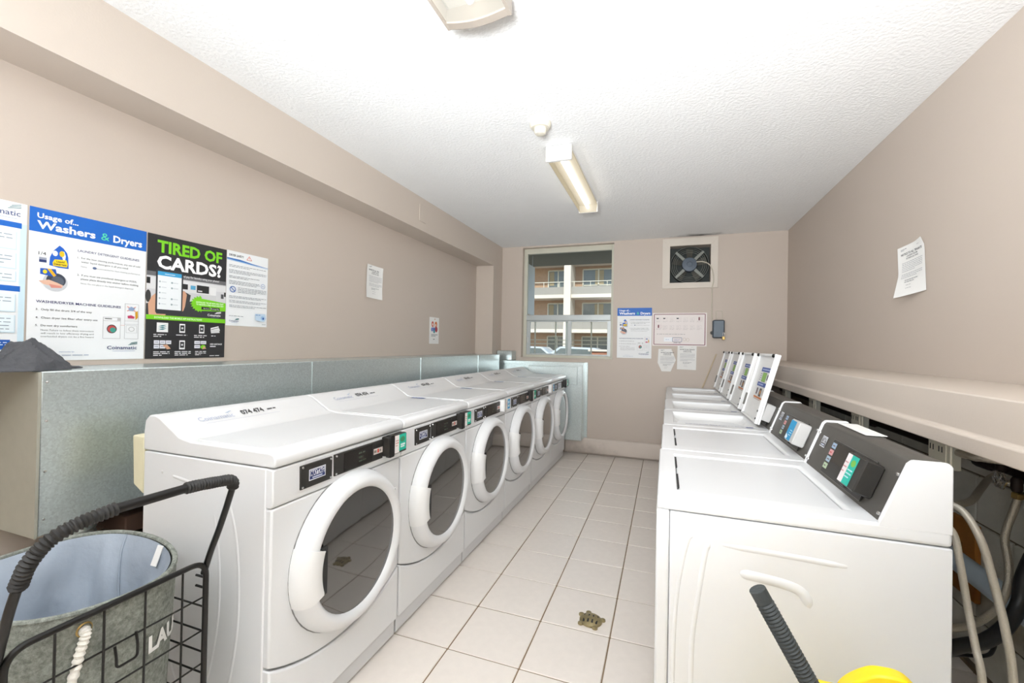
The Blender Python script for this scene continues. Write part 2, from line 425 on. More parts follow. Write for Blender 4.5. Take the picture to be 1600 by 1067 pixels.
# block wall under the ledge
blk = struct(MB().box(XR+.012, XR+T, YF, YB, 0, LZ0).build('wall_right_lower', mortar_m))
bp = None
for k in range(6):
    z0 = .025+k*.2; z1 = min(z0+.2, LZ0)
    for j in range(0, 11):
        y0 = 2.367+(.2 if k % 2 == 0 else 0)-.4*6+.4*j
        a, b = max(y0, .4), min(y0+.4, YB)
        if b-a < .05: continue
        if z1-z0 > .19 and b-a > .39 and bp is not None:
            o = bpy.data.objects.new('block', bp); COL.objects.link(o); o.parent = blk
            o.location = Vector((XR+.012, (a+b)/2, (z0+z1)/2))-Vector(blk['_o'])
        elif z1-z0 > .19 and b-a > .39:
            o = MB().cbox(-.012+random.uniform(0, .002), .02, -.2+.005, .2-.005, -.1+.005, .1-.005, .003).build('block', block_m, org=(0, 0, 0)); bp = o.data
            o.parent = blk; o.location = Vector((XR+.012, (a+b)/2, (z0+z1)/2))-Vector(blk['_o'])
        else:
            MB().cbox(XR, XR+.03, a+.005, b-.005, z0+.005, z1-.005, .003).build('block', block_m, blk)
# beam, pier, ledge, baseboard
struct(MB().box(XL, -2.059, YF, YB, 2.341, H).build('trim_1', trim_m))
struct(MB().box(XL, -2.059, PJ, YB, 0, 2.341).build('trim_2', trim_m))
struct(MB().prism([(XR, LZ0), (.775, LZ0), (.775, 1.110), (.79, 1.116), (.79, LZ1), (XR, LZ1)], 'y', YF, YB).build('trim_3', trim_m, bevel=.004))
struct(MB().prism([(YB, .03), (YB-.055, .03), (YB-.06, .04), (YB-.06, .192), (YB-.05, .205), (YB, .212)], 'x', -1.16, XR).build('baseboard_back', base_m, bevel=.002))
cp = tag(MB().cbox(-2.059, -2.053, 3.293, 3.402, 2.417, 2.567, .002).build('cover_plate', trim_m), 'blank painted cover plate on the face of the left ceiling beam', 'cover plate')
# door in the wall behind the camera
dr = struct(MB().box(-.6, .3, YF, YF+.04, .005, 2.05).build('door_1', alu_m)); MB().lathe([(.012, 0), (.012, .03), (.028, .035), (.03, .06), (.02, .07)], (.2, YF+.04, 1.0), 'y', 16).build('door_knob', chrome_m, dr, smooth=True)

# window
win = struct(empty('window_1', (WX0, YB+.1, WZ0)))
Y0, Y1 = YB+.075, YB+.13
def wbox(n, m, *a, bev=.003): return MB().box(*a).build(n, m, win, bevel=bev)
wbox('window_jamb', alu_m, WX0, WX0+.045, Y0, Y1, WZ0, WZ1); wbox('window_jamb', alu_m, WX1-.035, WX1, Y0, Y1, WZ0, WZ1)
wbox('window_head', alu_m, WX0+.045, WX1-.035, Y0, Y1, 2.545, WZ1); wbox('window_sill', alu_m, WX0+.045, WX1-.035, Y0, Y1, WZ0, 1.215)
wbox('inner_sill', trim_m, WX0, WX1, YB+.0, Y0, WZ0, WZ0+.012)
wbox('transom', alu2_m, WX0+.045, WX1-.035, Y0-.012, Y1, 1.665, 1.735)
for (a, b) in ((WX0+.045, -1.13), (-1.21, WX1-.035)):
    dy = 0 if a < -1.5 else .022
    s = MB()
    s.box(a, a+.05, Y0+.01+dy, Y0+.03+dy, 1.215, 1.665); s.box(b-.045, b, Y0+.01+dy, Y0+.03+dy, 1.215, 1.665)
    s.box(a+.05, b-.045, Y0+.01+dy, Y0+.03+dy, 1.215, 1.235); s.box(a+.05, b-.045, Y0+.01+dy, Y0+.03+dy, 1.648, 1.665)
    sa = s.build('sliding_sash', alu2_m, win, bevel=.002)
    MB().box(a+.05, b-.045, Y0+.018+dy, Y0+.022+dy, 1.235, 1.648).build('pane', pane_m, sa)
MB().box(WX0+.045, WX1-.035, Y0+.03, Y0+.035, 1.735, 2.545).build('pane', pane_m, win)
MB().box(-1.722, -1.712, Y0+.003, Y0+.012, 1.37, 1.44).build('sash_latch', chrome_m, win)

# ---------------------------------------------------------------- outside
GZ = -.1
struct(MB().box(-30, 20, YB+.5, 60, GZ-.2, GZ).build('floor_outside', asph_m))
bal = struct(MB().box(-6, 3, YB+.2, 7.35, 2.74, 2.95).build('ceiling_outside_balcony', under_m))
pt = empty('hanging_panel', (-1.97, 6.3, 1.81)); tag(pt, 'pale panel hung under the balcony outside, at the left edge of the window', 'panel')
MB().cbox(-1.99, -1.95, 6.1, 6.53, 1.81, 2.57, .006).build('panel_body', card_m, pt)
for y in (6.16, 6.46): MB().lathe([(.008, 0), (.008, .17)], (-1.97, y, 2.57), 'z', 8).build('hanger_rod', alu2_m, pt)
struct(MB().box(-6, 3, YB+.2, 6.55, .9, 1.1).build('floor_balcony', conc_m))
rail = empty('balcony_railing', (-1.2, 6.5, 1.1)); tag(rail, 'thin pale metal railing just outside the lower window panes', 'railing')
for z in (1.2, 1.36, 1.42): MB().box(-2.6, 0.1, 6.49, 6.51, z, z+.012).build('rail', alu_m, rail)
for x in (-1.93, -1.6, -1.05, -.62): MB().box(x, x+.018, 6.49, 6.51, 1.1, 1.74).build('post', alu_m, rail)
FY = 34
bld = empty('apartment_building', (-7, FY+4, GZ)); tag(bld, 'brick apartment block with pale balconies across the yard, seen through the window', 'building')
MB().box(-22, 6, FY+1.6, FY+9, GZ, 13).build('brick_wall', brick_m, bld)
for z in (-.35, 2.42, 5.2, 7.98, 10.7):
    MB().box(-22, 6, FY-.1, FY+1.6, z, z+.28).build('balcony_slab', conc_m, bld, bevel=.01)
for (a, b) in ((-20, -14.0), (-13.5, -7.65), (-7.1, -.9), (-.4, 5.8)):
    for z in (-.07, 2.7, 5.48, 8.26):
        MB().box(a, b, FY-.02, FY+.08, z, z+.62).build('parapet', para_m, bld)
        rl = MB(); rl.box(a, b, FY, FY+.05, z+1.0, z+1.05)
        x = a+.2
        while x < b: rl.box(x, x+.04, FY, FY+.04, z+.6, z+1.0); x += 1.3
        rl.build('hand_rail', alu_m, bld)
        wl, wr = b-1.75 if a < -10 else a+.65, b-.05 if a < -10 else a+3.2
        fr = MB(); zz = z+.02; yy = FY+1.55
        for xx in (wl, (wl+wr)/2, wr): fr.box(xx-.05, xx+.05, yy-.05, yy+.06, zz, zz+2.2)
        fr.box(wl, wr, yy-.05, yy+.06, zz+2.15, zz+2.25)
        if a > -10: fr.box(wl, wr, yy-.05, yy+.06, zz+.85, zz+.93)
        w = fr.build('window_frame', alu_m, bld)
        MB().box(wl, wr, yy-.01, yy+.04, zz, zz+2.15).build('pane', dglass_m, w)
        if z in (2.7, 5.48): MB().box(wl+(1.0 if a > -10 else .1), wl+(1.7 if a > -10 else .5), yy-.03, yy-.015, zz+.95, zz+2.1).build('curtain', curtain_m, w)
for x in (-14.0, -7.65, -.9):
    MB().box(x, x+.55, FY-.3, FY+1.6, GZ, 13).build('pillar', conc_m, bld)
def car(x, y, label, m):
    c = empty('car', (x, y, GZ)); tag(c, label, 'car', 'cars parked in the yard')
    pr = [(-2.1, .35), (2.1, .35), (2.15, .75), (1.3, .88), (.7, 1.38), (-.9, 1.42), (-1.6, .95), (-2.15, .85)]
    MB().prism([(x+a, GZ+b) for a, b in pr], 'y', y-.8, y+.8).build('body', m, c, bevel=.06)
    MB().prism([(x+a, GZ+b) for a, b in [(1.15, .9), (.65, 1.3), (-.85, 1.34), (-1.35, .95)]], 'y', y-.81, y+.81).build('side_window', dglass_m, c)
    for a in (-1.3, 1.3):
        for s in (-1, 1): MB().lathe([(.2, -.1), (.33, -.1), (.33, .1), (.2, .1)], (x+a, y+s*.75, GZ+.33), 'y', 20).build('wheel', tyre_m, c, smooth=True)
car(-3.6, 20, 'pale blue car parked in the yard, seen low through the right pane', car_m)
car(-6.6, 22, 'pale car parked in the yard, seen low through the left pane', car_m)
pl = empty('planter', (-1.9, 12, GZ)); tag(pl, 'terracotta brick planter in the yard at the lower right of the window', 'planter')
MB().cbox(-1.95, -.9, 12, 12.6, GZ, 1.2, .03).build('planter_body', terracotta_m, pl)
MB().cbox(-2.0, -.85, 11.95, 12.65, 1.2, 1.26, .01).build('coping', conc_m, pl)

# ---------------------------------------------------------------- exhaust fan
fan = empty('exhaust_fan', (.26, YB, 2.03)); tag(fan, 'dusty black exhaust fan set in a square frame near the ceiling', 'fan')
frm_m = mat('fan_frame_paint', '#d9d0c4', .5, var=.03, scale=8); a0, a1, b0, b1 = -.038, .556, 2.03, 2.612
for q in (([(a0, b0), (a1, b0), (VX1, VZ0), (VX0, VZ0)]), ([(a1, b0), (a1, b1), (VX1, VZ1), (VX1, VZ0)]), ([(a1, b1), (a0, b1), (VX0, VZ1), (VX1, VZ1)]), ([(a0, b1), (a0, b0), (VX0, VZ0), (VX0, VZ1)])):
    MB().prism(q, 'y', YB-.018, YB).build('frame_board', frm_m, fan, bevel=.0015)
MB().box(VX0, VX1, YB+.15, YB+.16, VZ0, VZ1).build('back_plate', fan_m, fan)
fc = ((VX0+VX1)/2-.005, YB+.03, (VZ0+VZ1)/2-.005)
FH = frame(fc, (1, 0, 0), (0, 0, 1))      # u right, v up, n = -Y
g = MB(FH)
for k, rr in enumerate((.205, .185, .165, .145)):
    g.tube([(rr*math.cos(2*PI*i/40), rr*math.sin(2*PI*i/40), .012*(1-k*.2)) for i in range(40)], .0028, 5, closed=True)
g.build('wire_guard', strut_m, fan, smooth=True)
MB(FH).lathe([(.212, -.09), (.212, 0), (.2, 0), (.2, -.09)], (0, 0, 0), 'z', 40, False, False).build('shroud_ring', fan_m, fan, smooth=True)
MB(FH).lathe([(.08, -.06), (.083, .03), (.078, .042), (.03, .046), (.028, .04), (0.001, .04)], (0, 0, 0), 'z', 28, True, False).build('motor_hub', hub_m, fan, smooth=True)
for k in range(4):
    a = PI/4+k*PI/2; c, s = math.cos(a), math.sin(a); w = .017
    MB(FH).prism([(.07*c-w*s, .07*s+w*c), (.07*c+w*s, .07*s-w*c), (.21*c+w*.8*s, .21*s-w*.8*c), (.21*c-w*.8*s, .21*s+w*.8*c)], 'z', .005, .02).build('strut', strut_m, fan)
for k in range(5):
    a = .3+k*2*PI/5; P = []
    for i in range(5):
        for s_ in (-1, 1):
            rr = .075+.118*i/4; da = s_*(.32-.03*i); P.append((rr*math.cos(a+da), rr*math.sin(a+da), -.045+s_*.018))
    V = P+[(x, y, z-.003) for x, y, z in P]
    F = [[2*i, 2*i+1, 2*i+3, 2*i+2] for i in range(4)]+[[10+2*i+2, 10+2*i+3, 10+2*i+1, 10+2*i] for i in range(4)]+[[0, 10, 11, 1], [8, 9, 19, 18]]+[[2*i, 2*i+2, 12+2*i, 10+2*i] for i in range(4)]+[[2*i+1, 11+2*i, 13+2*i, 2*i+3] for i in range(4)]
    MB(FH).add(V, F).build('blade', blade_m, fan)
MB().tube(catmull([(.33, YB-.012, 2.33), (.40, YB-.03, 2.325), (.465, YB-.03, 2.29), (.50, YB-.022, 2.22), (.512, YB-.021, 2.12), (.50, YB-.02, 2.045), (.499, YB-.006, 2.0), (.499, YB-.006, 1.8), (.503, YB-.006, 1.66)], 8), .006, 8).build('power_cable', cable_m, fan, smooth=True)
sw = empty('switch_box', (.567, YB, 1.44)); tag(sw, 'slate grey metal switch box with a small brass padlock', 'switch box')
MB().cbox(.505, .628, YB-.07, YB, 1.455, 1.66, .012).build('box_body', box_m, sw, smooth=True)
MB().lathe([(.018, 0), (.022, .03), (.01, .034)], (.505, YB-.05, 1.515), 'y', 14).build('lever_boss', black_m, sw, smooth=True)
MB().cbox(.6, .63, YB-.082, YB-.062, 1.437, 1.475, .003).build('padlock', brass_m, sw)
MB().tube(rcorner([(.608, YB-.072, 1.47), (.608, YB-.072, 1.515), (.624, YB-.072, 1.515), (.624, YB-.072, 1.47)], .007), .003, 6).build('shackle', chrome_m, sw, smooth=True)
wl = MB().tube(rcorner([(.545, YB-.004, 1.655), (.545, YB-.004, 1.765), (.607, YB-.004, 1.765), (.607, YB-.004, 1.655)], .012), .003, 6).build('wire_loop', cable_m, smooth=True)
tag(wl, 'thin pale wire loop on the wall above the switch box', 'wire')

# ---------------------------------------------------------------- ceiling lamps and detector
l1 = empty('ceiling_light', (-.675, .87, 2.53)); tag(l1, 'wide wraparound ceiling light cut off by the top of the picture', 'ceiling light')
MB().box(-.79, -.565, .25, 1.46, 2.598, H).build('housing', fix_m, l1, bevel=.004)
arc = [(-.80+.245*i/8, 2.552-.016*math.sin(PI*i/8)) for i in range(9)]
for ya, yb in ((1.436, 1.474), (.236, .274)):
    MB().prism([(x, z-.005) for x, z in arc]+[(-.553, 2.60), (-.8, 2.60)], 'y', ya, yb).build('end_cap', endcap_m, l1, bevel=.003)
n = 9
F = [[i, i+1, n+i+1, n+i] for i in range(n-1)]
MB().add([(x, y, z) for y in (.26, 1.45) for x, z in arc], F).build('lens', lens2_m, l1, smooth=True)
MB().tube([(-.68, .32, 2.575), (-.68, 1.40, 2.575)], .014, 10).build('lamp_tube', tube_m, l1, smooth=True)
for x in (-.802, -.553): MB().box(x-.006, x+.006, .236, 1.474, 2.546, 2.603).build('side_rail', endcap_m, l1)
l2 = empty('ceiling_light', (-.665, 3.27, 2.53)); tag(l2, 'narrow box ceiling light with a warm glowing lens, near the window end', 'ceiling light')
MB().box(-.74, -.585, 2.72, 3.84, 2.6, H).build('housing', fix_m, l2, bevel=.003)
MB().cbox(-.748, -.577, 2.695, 2.72, 2.528, 2.628, .004).build('end_cap', fix_m, l2); MB().cbox(-.748, -.577, 3.84, 3.862, 2.532, 2.628, .004).build('end_cap', fix_m, l2)
MB().add([(-.744, 2.72, 2.6), (-.735, 2.72, 2.534), (-.59, 2.72, 2.534), (-.581, 2.72, 2.6), (-.744, 3.84, 2.6), (-.735, 3.84, 2.534), (-.59, 3.84, 2.534), (-.581, 3.84, 2.6)], [(0, 1, 5, 4), (1, 2, 6, 5), (2, 3, 7, 6)]).build('lens', lens_m, l2)
MB().tube([(-.6625, 2.76, 2.572), (-.6625, 3.82, 2.572)], .013, 10).build('lamp_tube', tube_m, l2, smooth=True)
sd = empty('smoke_detector', (-.703, 2.41, H)); tag(sd, 'small round white smoke detector on the ceiling before the narrow light', 'smoke detector')
MB().lathe([(.062, 0), (.062, -.018), (.052, -.03)], (-.703, 2.41, H), 'z', 28).build('base', det_m, sd, smooth=True)
MB().lathe([(.036, -.03), (.036, -.052), (.028, -.064), (.012, -.068)], (-.703, 2.41, H), 'z', 24).build('sensor_dome', det_m, sd, smooth=True)

# ---------------------------------------------------------------- galvanized ducts
du = empty('metal_duct', (-2.1, 2.9, .66)); tag(du, 'long galvanized metal duct boxed along the left wall behind the dryers', 'duct')
DX = -1.955
MB().box(XL+.004, DX, .83, PJ-.003, .665, 1.216).build('duct_box', galv_m, du, bevel=.004)
MB().box(XL+.004, DX+.003, .822, .83, .663, 1.214).build('end_plate', galv2_m, du)
for y in (.845,):
    for z in (.72, .88, 1.05, 1.18): MB().lathe([(.005, 0), (.004, .003), (.001, .004)], (DX, y, z), 'x', 8).build('screw', chrome_m, du)
for y in (2.0, 3.2, 4.4): MB().box(DX-.002, DX+.004, y, y+.012, .668, 1.213).build('standing_seam', galv_m, du)
bd = empty('metal_duct', (-1.3, 5.25, .2)); tag(bd, 'galvanized metal duct box under the window at the end of the dryers', 'duct')
MB().box(-2.05, -.925, 5.165, YB-.003, .2, 1.135).build('duct_box', galv_m, bd, bevel=.003)
MB().box(-.925, -.893, YB-.02, YB-.004, .17, 1.135).build('side_flange', galv_m, bd)
MB().box(-2.055, -.915, 5.155, 5.165, 1.1, 1.14).build('top_flange', galv_m, bd, bevel=.002)
MB().prism([(-1.6, .87), (-.985, .87), (-.985, 1.085), (-1.6, 1.085)], 'y', 5.155, 5.166).build('raised_panel', galv_m, bd, bevel=.004)
cd = tag(MB().cbox(-2.05, -1.84, 5.2, 5.36, 1.14, 1.262, .006).build('duct_collar', galv_m), 'small galvanized collar joining the two ducts in the corner left of the window', 'duct')
vp = MB().tube([(-2.08, .99, .0), (-2.08, .99, .3), (-2.08, .99, .664)], lambda t: .055, 16)
vpo = MB().tube([(-2.09, 1.0, .664-.664*i/60) for i in range(61)], lambda t: .05+.005*(int(t*60+.5) % 2), 16).build('vent_hose', galv_m, smooth=True)
tag(vpo, 'crinkled silver vent hose under the near end of the duct', 'vent hose')
cr = empty('wooden_crate', (-2.05, 1.3, 0)); tag(cr, 'dark wooden slatted frame under the duct behind the nearest dryer', 'crate')
for k, z in enumerate((.36, .46, .56)): MB().cbox(-2.22, -1.99, 1.1, 1.75, z, z+.07, .004).build('slat', dwood_m, cr)
for y in (1.12, 1.7): MB().cbox(-2.2, -2.02, y, y+.035, 0, .36, .004).build('post', dwood_m, cr)
for y in (1.12, 1.7):
    for z in (.43, .53): MB().box(-2.15, -2.07, y, y+.035, z, z+.03).build('spacer', dwood_m, cr)
fo = tag(MB().prism([(-1.79, .81), (-1.735, .78), (-1.735, .985), (-1.80, .985)], 'y', 1.01, 1.2).build('foam_wedge', foam2_m, bevel=.005), 'cream foam wedge behind the back corner of the nearest dryer', 'foam')
# grey cloth on the duct
b = MB(); n1, n2 = 44, 30; rr = random.Random(3); V = []
def ch(x, y):
    r_dg = lambda t: 1-abs(math.sin(t))
    h = .082*math.exp(-((y-.095)/.072)**4-(x/.12)**2)+.046*math.exp(-((y+.02)/.10)**2-((x-.01)/.10)**2)+.03*math.exp(-((y+.14)/.08)**2-((x-.04)/.08)**2)
    h += .020*r_dg(21*y+11*x+1.6*math.sin(19*x+9*y))+.013*r_dg(37*x-23*y+1.2+1.2*math.sin(31*y))+.007*r_dg(70*y+30*x+math.sin(50*x))-.020
    return h
for k in (0, 1):
    for j in range(n2):
        for i in range(n1):
            a = (i/(n1-1)-.5)*2; c = (j/(n2-1)-.5)*2
            sq = math.sqrt(1-c*c/2); sq2 = math.sqrt(1-a*a/2)
            x = c*sq2*.14*(1+.10*math.sin(5*a+1)); y = a*sq*.20*(1+.10*math.sin(7*c))
            e = max(0, 1-(max(abs(a), abs(c)))**4)
            V.append((-2.11+x, .785+y, 1.217+(max(.006, ch(x, y))*e**.35+.003 if k else 0)))
n = n1*n2; F = []
for j in range(n2-1):
    for i in range(n1-1):
        q = [j*n1+i, j*n1+i+1, (j+1)*n1+i+1, (j+1)*n1+i]; F += [[n+x for x in q], q[::-1]]
ed = list(range(n1))+[j*n1+n1-1 for j in range(1, n2)]+[(n2-1)*n1+i for i in range(n1-2, -1, -1)]+[j*n1 for j in range(n2-2, 0, -1)]
for p, q in zip(ed, ed[1:]+ed[:1]): F.append([p, q, n+q, n+p])
o = b.add(V, F).build('cloth', cloth_m, smooth=True, angle=35); tag(o, 'crumpled charcoal cloth lying on the near end of the duct', 'cloth')

# ---------------------------------------------------------------- posters
BLUE, NAVY, GREEN, DK = '#1466c4', '#2a2f6b', '#7ed321', '#2b2b2b'
def wallL(y, z, e=0): return frame((XL+.0006+e, y, z), (0, 1, 0), (0, 0, 1))
def wallB(x, z, e=0): return frame((x, YB-.0006-e, z), (1, 0, 0), (0, 0, 1))
def wallR(y, z, e=0): return frame((XR-.0006-e, y, z), (0, -1, 0), (0, 0, 1))
def logo(k, u0, v, u1, cap, col, leaf='#2f6f73'):
    k.text('Coinamatic', u0, v, u1, cap, col, .012)
    for i in range(3): k.line(u1-.085+.012*i, v-cap*(1.25+.28*i), u1+.004, v-cap*(1.62+.28*i), .0022, leaf)
    k.line(u0+.05, v+cap*.5, u1-.02, v+cap*.5, .0012, '#8ea0c4')
def usage_poster(small=False):
    k = Ink(.394, .594)
    k.rect(0, 0, 1, .158, BLUE)
    k.text('Usage of...', .055, .065, .37, .034, '#ffffff', .025)
    k.text('Washers', .055, .132, .515, .05, '#ffffff', .03)
    k.text('&', .565, .132, .64, .055, '#52d6a4', .0); k.text('Dryers', .675, .132, .955, .05, '#ffffff', .03)
    k.text('LAUNDRY DETERGENT GUIDELINES', .37, .245, .93, .016, NAVY, .012)
    k.text('1.  For the best cleaning performance, any use of cold', .37, .292, .94, .013, '#333333', .004)
    k.text('water liquid detergent is all you need', .40, .318, .82, .013, '#333333', .004)
    k.text('Note:        is recommended for best cleaning performance', .40, .35, .94, .010, '#777777')
    k.ell(.515, .345, .018, .009, '#5a6a90')
    k.text('2.  If you must use powdered detergent or PODS,', .37, .412, .91, .013, '#333333', .004)
    k.text('please place directly into washer before clothing.', .40, .438, .93, .013, '#333333', .004)
    k.text('Note: Do not place in the liquid detergent dispenser', .40, .468, .88, .010, '#777777')
    # jug
    k.poly([(.15, .365), (.155, .31), (.18, .265), (.225, .225), (.255, .24), (.285, .27), (.295, .30), (.30, .375), (.22, .375)], '#1d62c8')
    k.poly([(.235, .262), (.262, .262), (.275, .29), (.27, .325), (.255, .325)], '#f4f6fa'); k.ell(.193, .282, .020, .018, '#f4f6fa'); k.ell(.245, .28, .02, .02, '#f2c21d')
    k.poly([(.175, .345), (.19, .322), (.28, .318), (.292, .345), (.285, .366), (.18, .366)], '#f7d21a')
    k.text('Liquid', .205, .340, .265, .013, '#1b1b1b', .03); k.text('Detergent', .185, .358, .282, .013, '#1b1b1b', .03)
    k.text('1/4', .07, .305, .125, .022, '#333333')
    k.rect(.075, .32, .13, .335, '#9aa0b0'); k.rect(.075, .335, .13, .352, '#29386e')
    # powder going into the washer
    k.ell(.20, .475, .095, .062, '#c9ccd0', 24); k.ell(.205, .462, .075, .048, '#3d4452', 24); k.ell(.215, .468, .05, .034, '#555e6c', 20)
    k.poly([(.085, .392), (.20, .388), (.21, .425), (.19, .44), (.085, .43)], '#1b58b8'); k.ell(.12, .412, .016, .013, '#f4d21a'); k.poly([(.135, .39), (.165, .39), (.205, .43), (.185, .44)], '#f0b418')
    k.poly([(.075, .475), (.15, .462), (.215, .478), (.26, .492), (.25, .508), (.19, .505), (.11, .495)], '#e2b8a0'); k.poly([(.15, .49), (.24, .497), (.25, .51), (.17, .515)], '#d88f80')
    k.text('WASHER/DRYER MACHINE GUIDELINES', .06, .618, .76, .017, NAVY, .012)
    k.text('3.  Only fill the drum 3/4 of the way', .06, .668, .50, .013, '#444444', .004)
    k.text('4.  Clean dryer lint filter after every use', .06, .722, .55, .013, '#444444', .004)
    k.text('5.  Do not dry comforters', .06, .773, .38, .013, '#444444', .004)
    for i, s_ in enumerate(('Note: Failure to follow these instructions', 'will result in low efficiency drying and', 'overloaded dryers can be a fire hazard')): k.text(s_, .10, .802+.021*i, .52, .011, '#777777')
    k.frame(.60, .69, .76, .845, .0012, '#a8a8a8'); k.line(.60, .715, .76, .715, .001, '#a8a8a8'); k.line(.615, .70, .68, .70, .003, '#333333'); k.rect(.73, .69, .758, .712, '#c9c9c9')
    k.ell(.68, .775, .046, .032, '#454545', 20); k.ell(.68, .775, .038, .026, '#c14b4b', 18); k.ell(.69, .782, .028, .018, '#3f9d8c', 14)
    k.frame(.80, .58, .935, .845, .0012, '#a8a8a8'); k.line(.80, .71, .935, .71, .001, '#a8a8a8'); k.line(.80, .735, .935, .735, .001, '#a8a8a8'); k.frame(.815, .745, .92, .80, .001, '#b8b8b8'); k.ell(.867, .772, .03, .018, '#b9b9b9', 14, .2)
    k.line(.82, .60, .905, .635, .0025, '#e06a5a'); k.line(.82, .635, .905, .60, .0025, '#e06a5a'); k.poly([(.83, .615), (.86, .60), (.90, .612), (.88, .632), (.84, .63)], '#8fa4c4')
    k.poly([(.825, .672), (.86, .665), (.895, .676), (.89, .69), (.83, .69)], '#c23a62'); k.poly([(.90, .64), (.925, .63), (.93, .68), (.905, .70)], '#d8a229')
    k.line(.76, .745, .80, .745, .0012, '#e29a8a')
    logo(k, .64, .925, .925, .026, '#22366f')
    k.text('www.laundry tips', .24, .945, .36, .008, '#6a7fb5'); k.bars(.18, .965, .58, 1, .01, .0025, '#9aa5bf', 5)
    return k
P1 = usage_poster()
sheet('poster', 'large usage poster with blue header on the left wall, beside the black poster', 'poster', wallL(.928, 1.238, .002), .394, .594, P1)
k = Ink(.394, .594)
k.rect(.955, .13, 1, 1, '#cfe6f1'); k.rect(0, .93, 1, 1, '#eaf4f8')
logo(k, .62, .085, .955, .034, '#4a5a86')
for v, t_ in ((.125, .16), (.525, .56)): k.rect(0, v, .965, t_, BLUE)
for v0, v1 in ((.185, .30), (.32, .42), (.435, .50), (.58, .69), (.71, .82)):
    k.rect(.2, v0, .935, v1, '#cfe4ee'); k.rect(.2, v0, .928, v1-.006, '#eaf5fa'); k.bars(.55 if v0 < .7 else .82, v0+.022, .905, 3 if v0 < .7 else 4, .022, .0028, '#8a96a4', int(v0*100))
k.rect(.3, .865, .905, .925, '#1258b0'); k.bars(.6, .882, .89, 3, .014, .003, '#dfeaf6', 9)
sheet('poster', 'white poster with blue bars cut off by the left picture edge', 'poster', wallL(.528, 1.238, .001), .394, .594, k)
# black poster
k = Ink(.386, .594)
BK = '#2a2a2c'
k.rect(0, 0, 1, 1, BK)
k.rect(0, .30, 1, .345, '#6d6d70'); k.rect(0, .335, 1, .57, '#d4d4d6'); k.rect(0, .345, 1, .44, '#e3e3e4'); k.rect(0, .35, .04, .40, '#222222')
k.poly([(0, .56), (.35, .51), (1, .53), (1, .66), (0, .66)], '#3a3b3e'); k.poly([(.42, .43), (.52, .46), (.5, .55), (.42, .6)], '#3c3d40')
k.text('TIRED OF', .11, .135, .935, .095, GREEN, .035); k.text('CARDS?', .11, .265, .935, .105, '#ffffff', .035)
k.text('Start and pay for laundry using your phone!', .33, .315, .90, .018, '#e8e8e8', .01)
k.rect(.41, .37, .48, .415, '#2b2b2d'); k.rect(.515, .375, .58, .41, '#5da9cf'); k.rect(.595, .365, .76, .43, '#27282a'); k.bars(.61, .415, .72, 1, .02, .006, '#e0e0e0', 3)
k.rect(.78, .37, .86, .44, '#ececec'); k.rect(.86, .40, 1, .52, '#d8d8da'); k.rect(.93, .42, .97, .46, '#55565a'); k.rect(.975, .40, 1, .44, '#222222')
k.ell(.70, .53, .085, .045, '#4a4b4e', 20); k.ell(.02, .5, .03, .05, '#3a3a3a', 14)
k.poly([(.02, .56), (.06, .50), (.12, .46), (.20, .50), (.24, .62), (.20, .66), (.03, .66)], '#dba98a'); k.poly([(.36, .45), (.44, .43), (.47, .46), (.45, .56), (.43, .60), (.36, .62)], '#d9a688')
k.poly([(.10, .285), (.12, .27), (.40, .272), (.42, .29), (.415, .62), (.40, .637), (.115, .637), (.10, .62)], '#34353a')
k.rect(.12, .292, .40, .60, '#f2f6f8'); k.rect(.12, .292, .40, .325, '#41a6da'); k.line(.2, .31, .32, .31, .003, '#e8f4fb')
for i in range(5):
    k.ell(.145, .375+.045*i, .010, .007, '#aeb9c0', 10); k.line(.165, .375+.045*i, .22, .375+.045*i, .002, '#b9c2c8')
    if i != 2: k.ell(.285, .375+.045*i, .012, .008, '#9fb0b4', 10); k.line(.30, .375+.045*i, .36, .375+.045*i, .002, '#b9c2c8')
sp = []
for i in range(22):
    a = PI*.5+PI*i/21; r1 = 1 if i % 2 else .8
    sp.append((.66+.15*math.cos(a)*r1, .527-.075*math.sin(a)*r1))
k.poly(sp, GREEN); k.poly([(.60, .475), (1, .50), (1, .575), (.60, .59)], GREEN)
k.text('DOWNLOAD THE APP NOW AND START', .59, .519, .97, .013, '#f4ffe6', .02); k.text('TO RECEIVE A FREE WASH AND DRY', .59, .538, .97, .013, '#f4ffe6', .02)
k.rect(.66, .55, .775, .575, '#1d1d1f'); k.rect(.785, .55, .915, .575, '#1d1d1f'); k.text('App Store', .685, .568, .765, .01, '#ffffff'); k.text('Google Play', .81, .568, .905, .01, '#ffffff'); k.poly([(.793, .555), (.793, .57), (.804, .5625)], '#ffffff')
logo(k, .745, .628, .93, .02, '#ffffff', '#ffffff')
k.rect(0, .648, 1, .685, GREEN); k.text('DOWNLOAD THE MOBILE APP INSTRUCTIONS', .09, .674, .67, .015, '#f4ffe6', .012)
def phone(u, v): k.rect(u, v, u+.07, v+.075, '#f2f2f2'); k.rect(u+.01, v+.012, u+.06, v+.062, '#303133'); k.ell(u+.035, v+.037, .013, .009, '#dddddd', 10)
k.rect(.12, .708, .25, .785, '#f3f3f3'); 
for i in range(3): k.poly([(.135, .74+.014*i), (.18, .728+.014*i), (.235, .724+.014*i), (.19, .738+.014*i)], '#3a7f86')
phone(.385, .71); phone(.635, .71)
k.poly([(.79, .735), (.90, .715), (.925, .755), (.80, .775)], '#f2f2f2'); k.poly([(.79, .755), (.91, .742), (.92, .775), (.80, .782)], '#dcdcdc'); k.line(.80, .748, .91, .728, .003, BK)
for u, s_, e in ((.085, 1, .23), (.345, 2, .5), (.57, 3, .75), (.80, 4, .9)): k.bars(u, .805, e, 2 if u < .3 or u == .57 else 1, .015, .004, '#e4e4e4', s_)
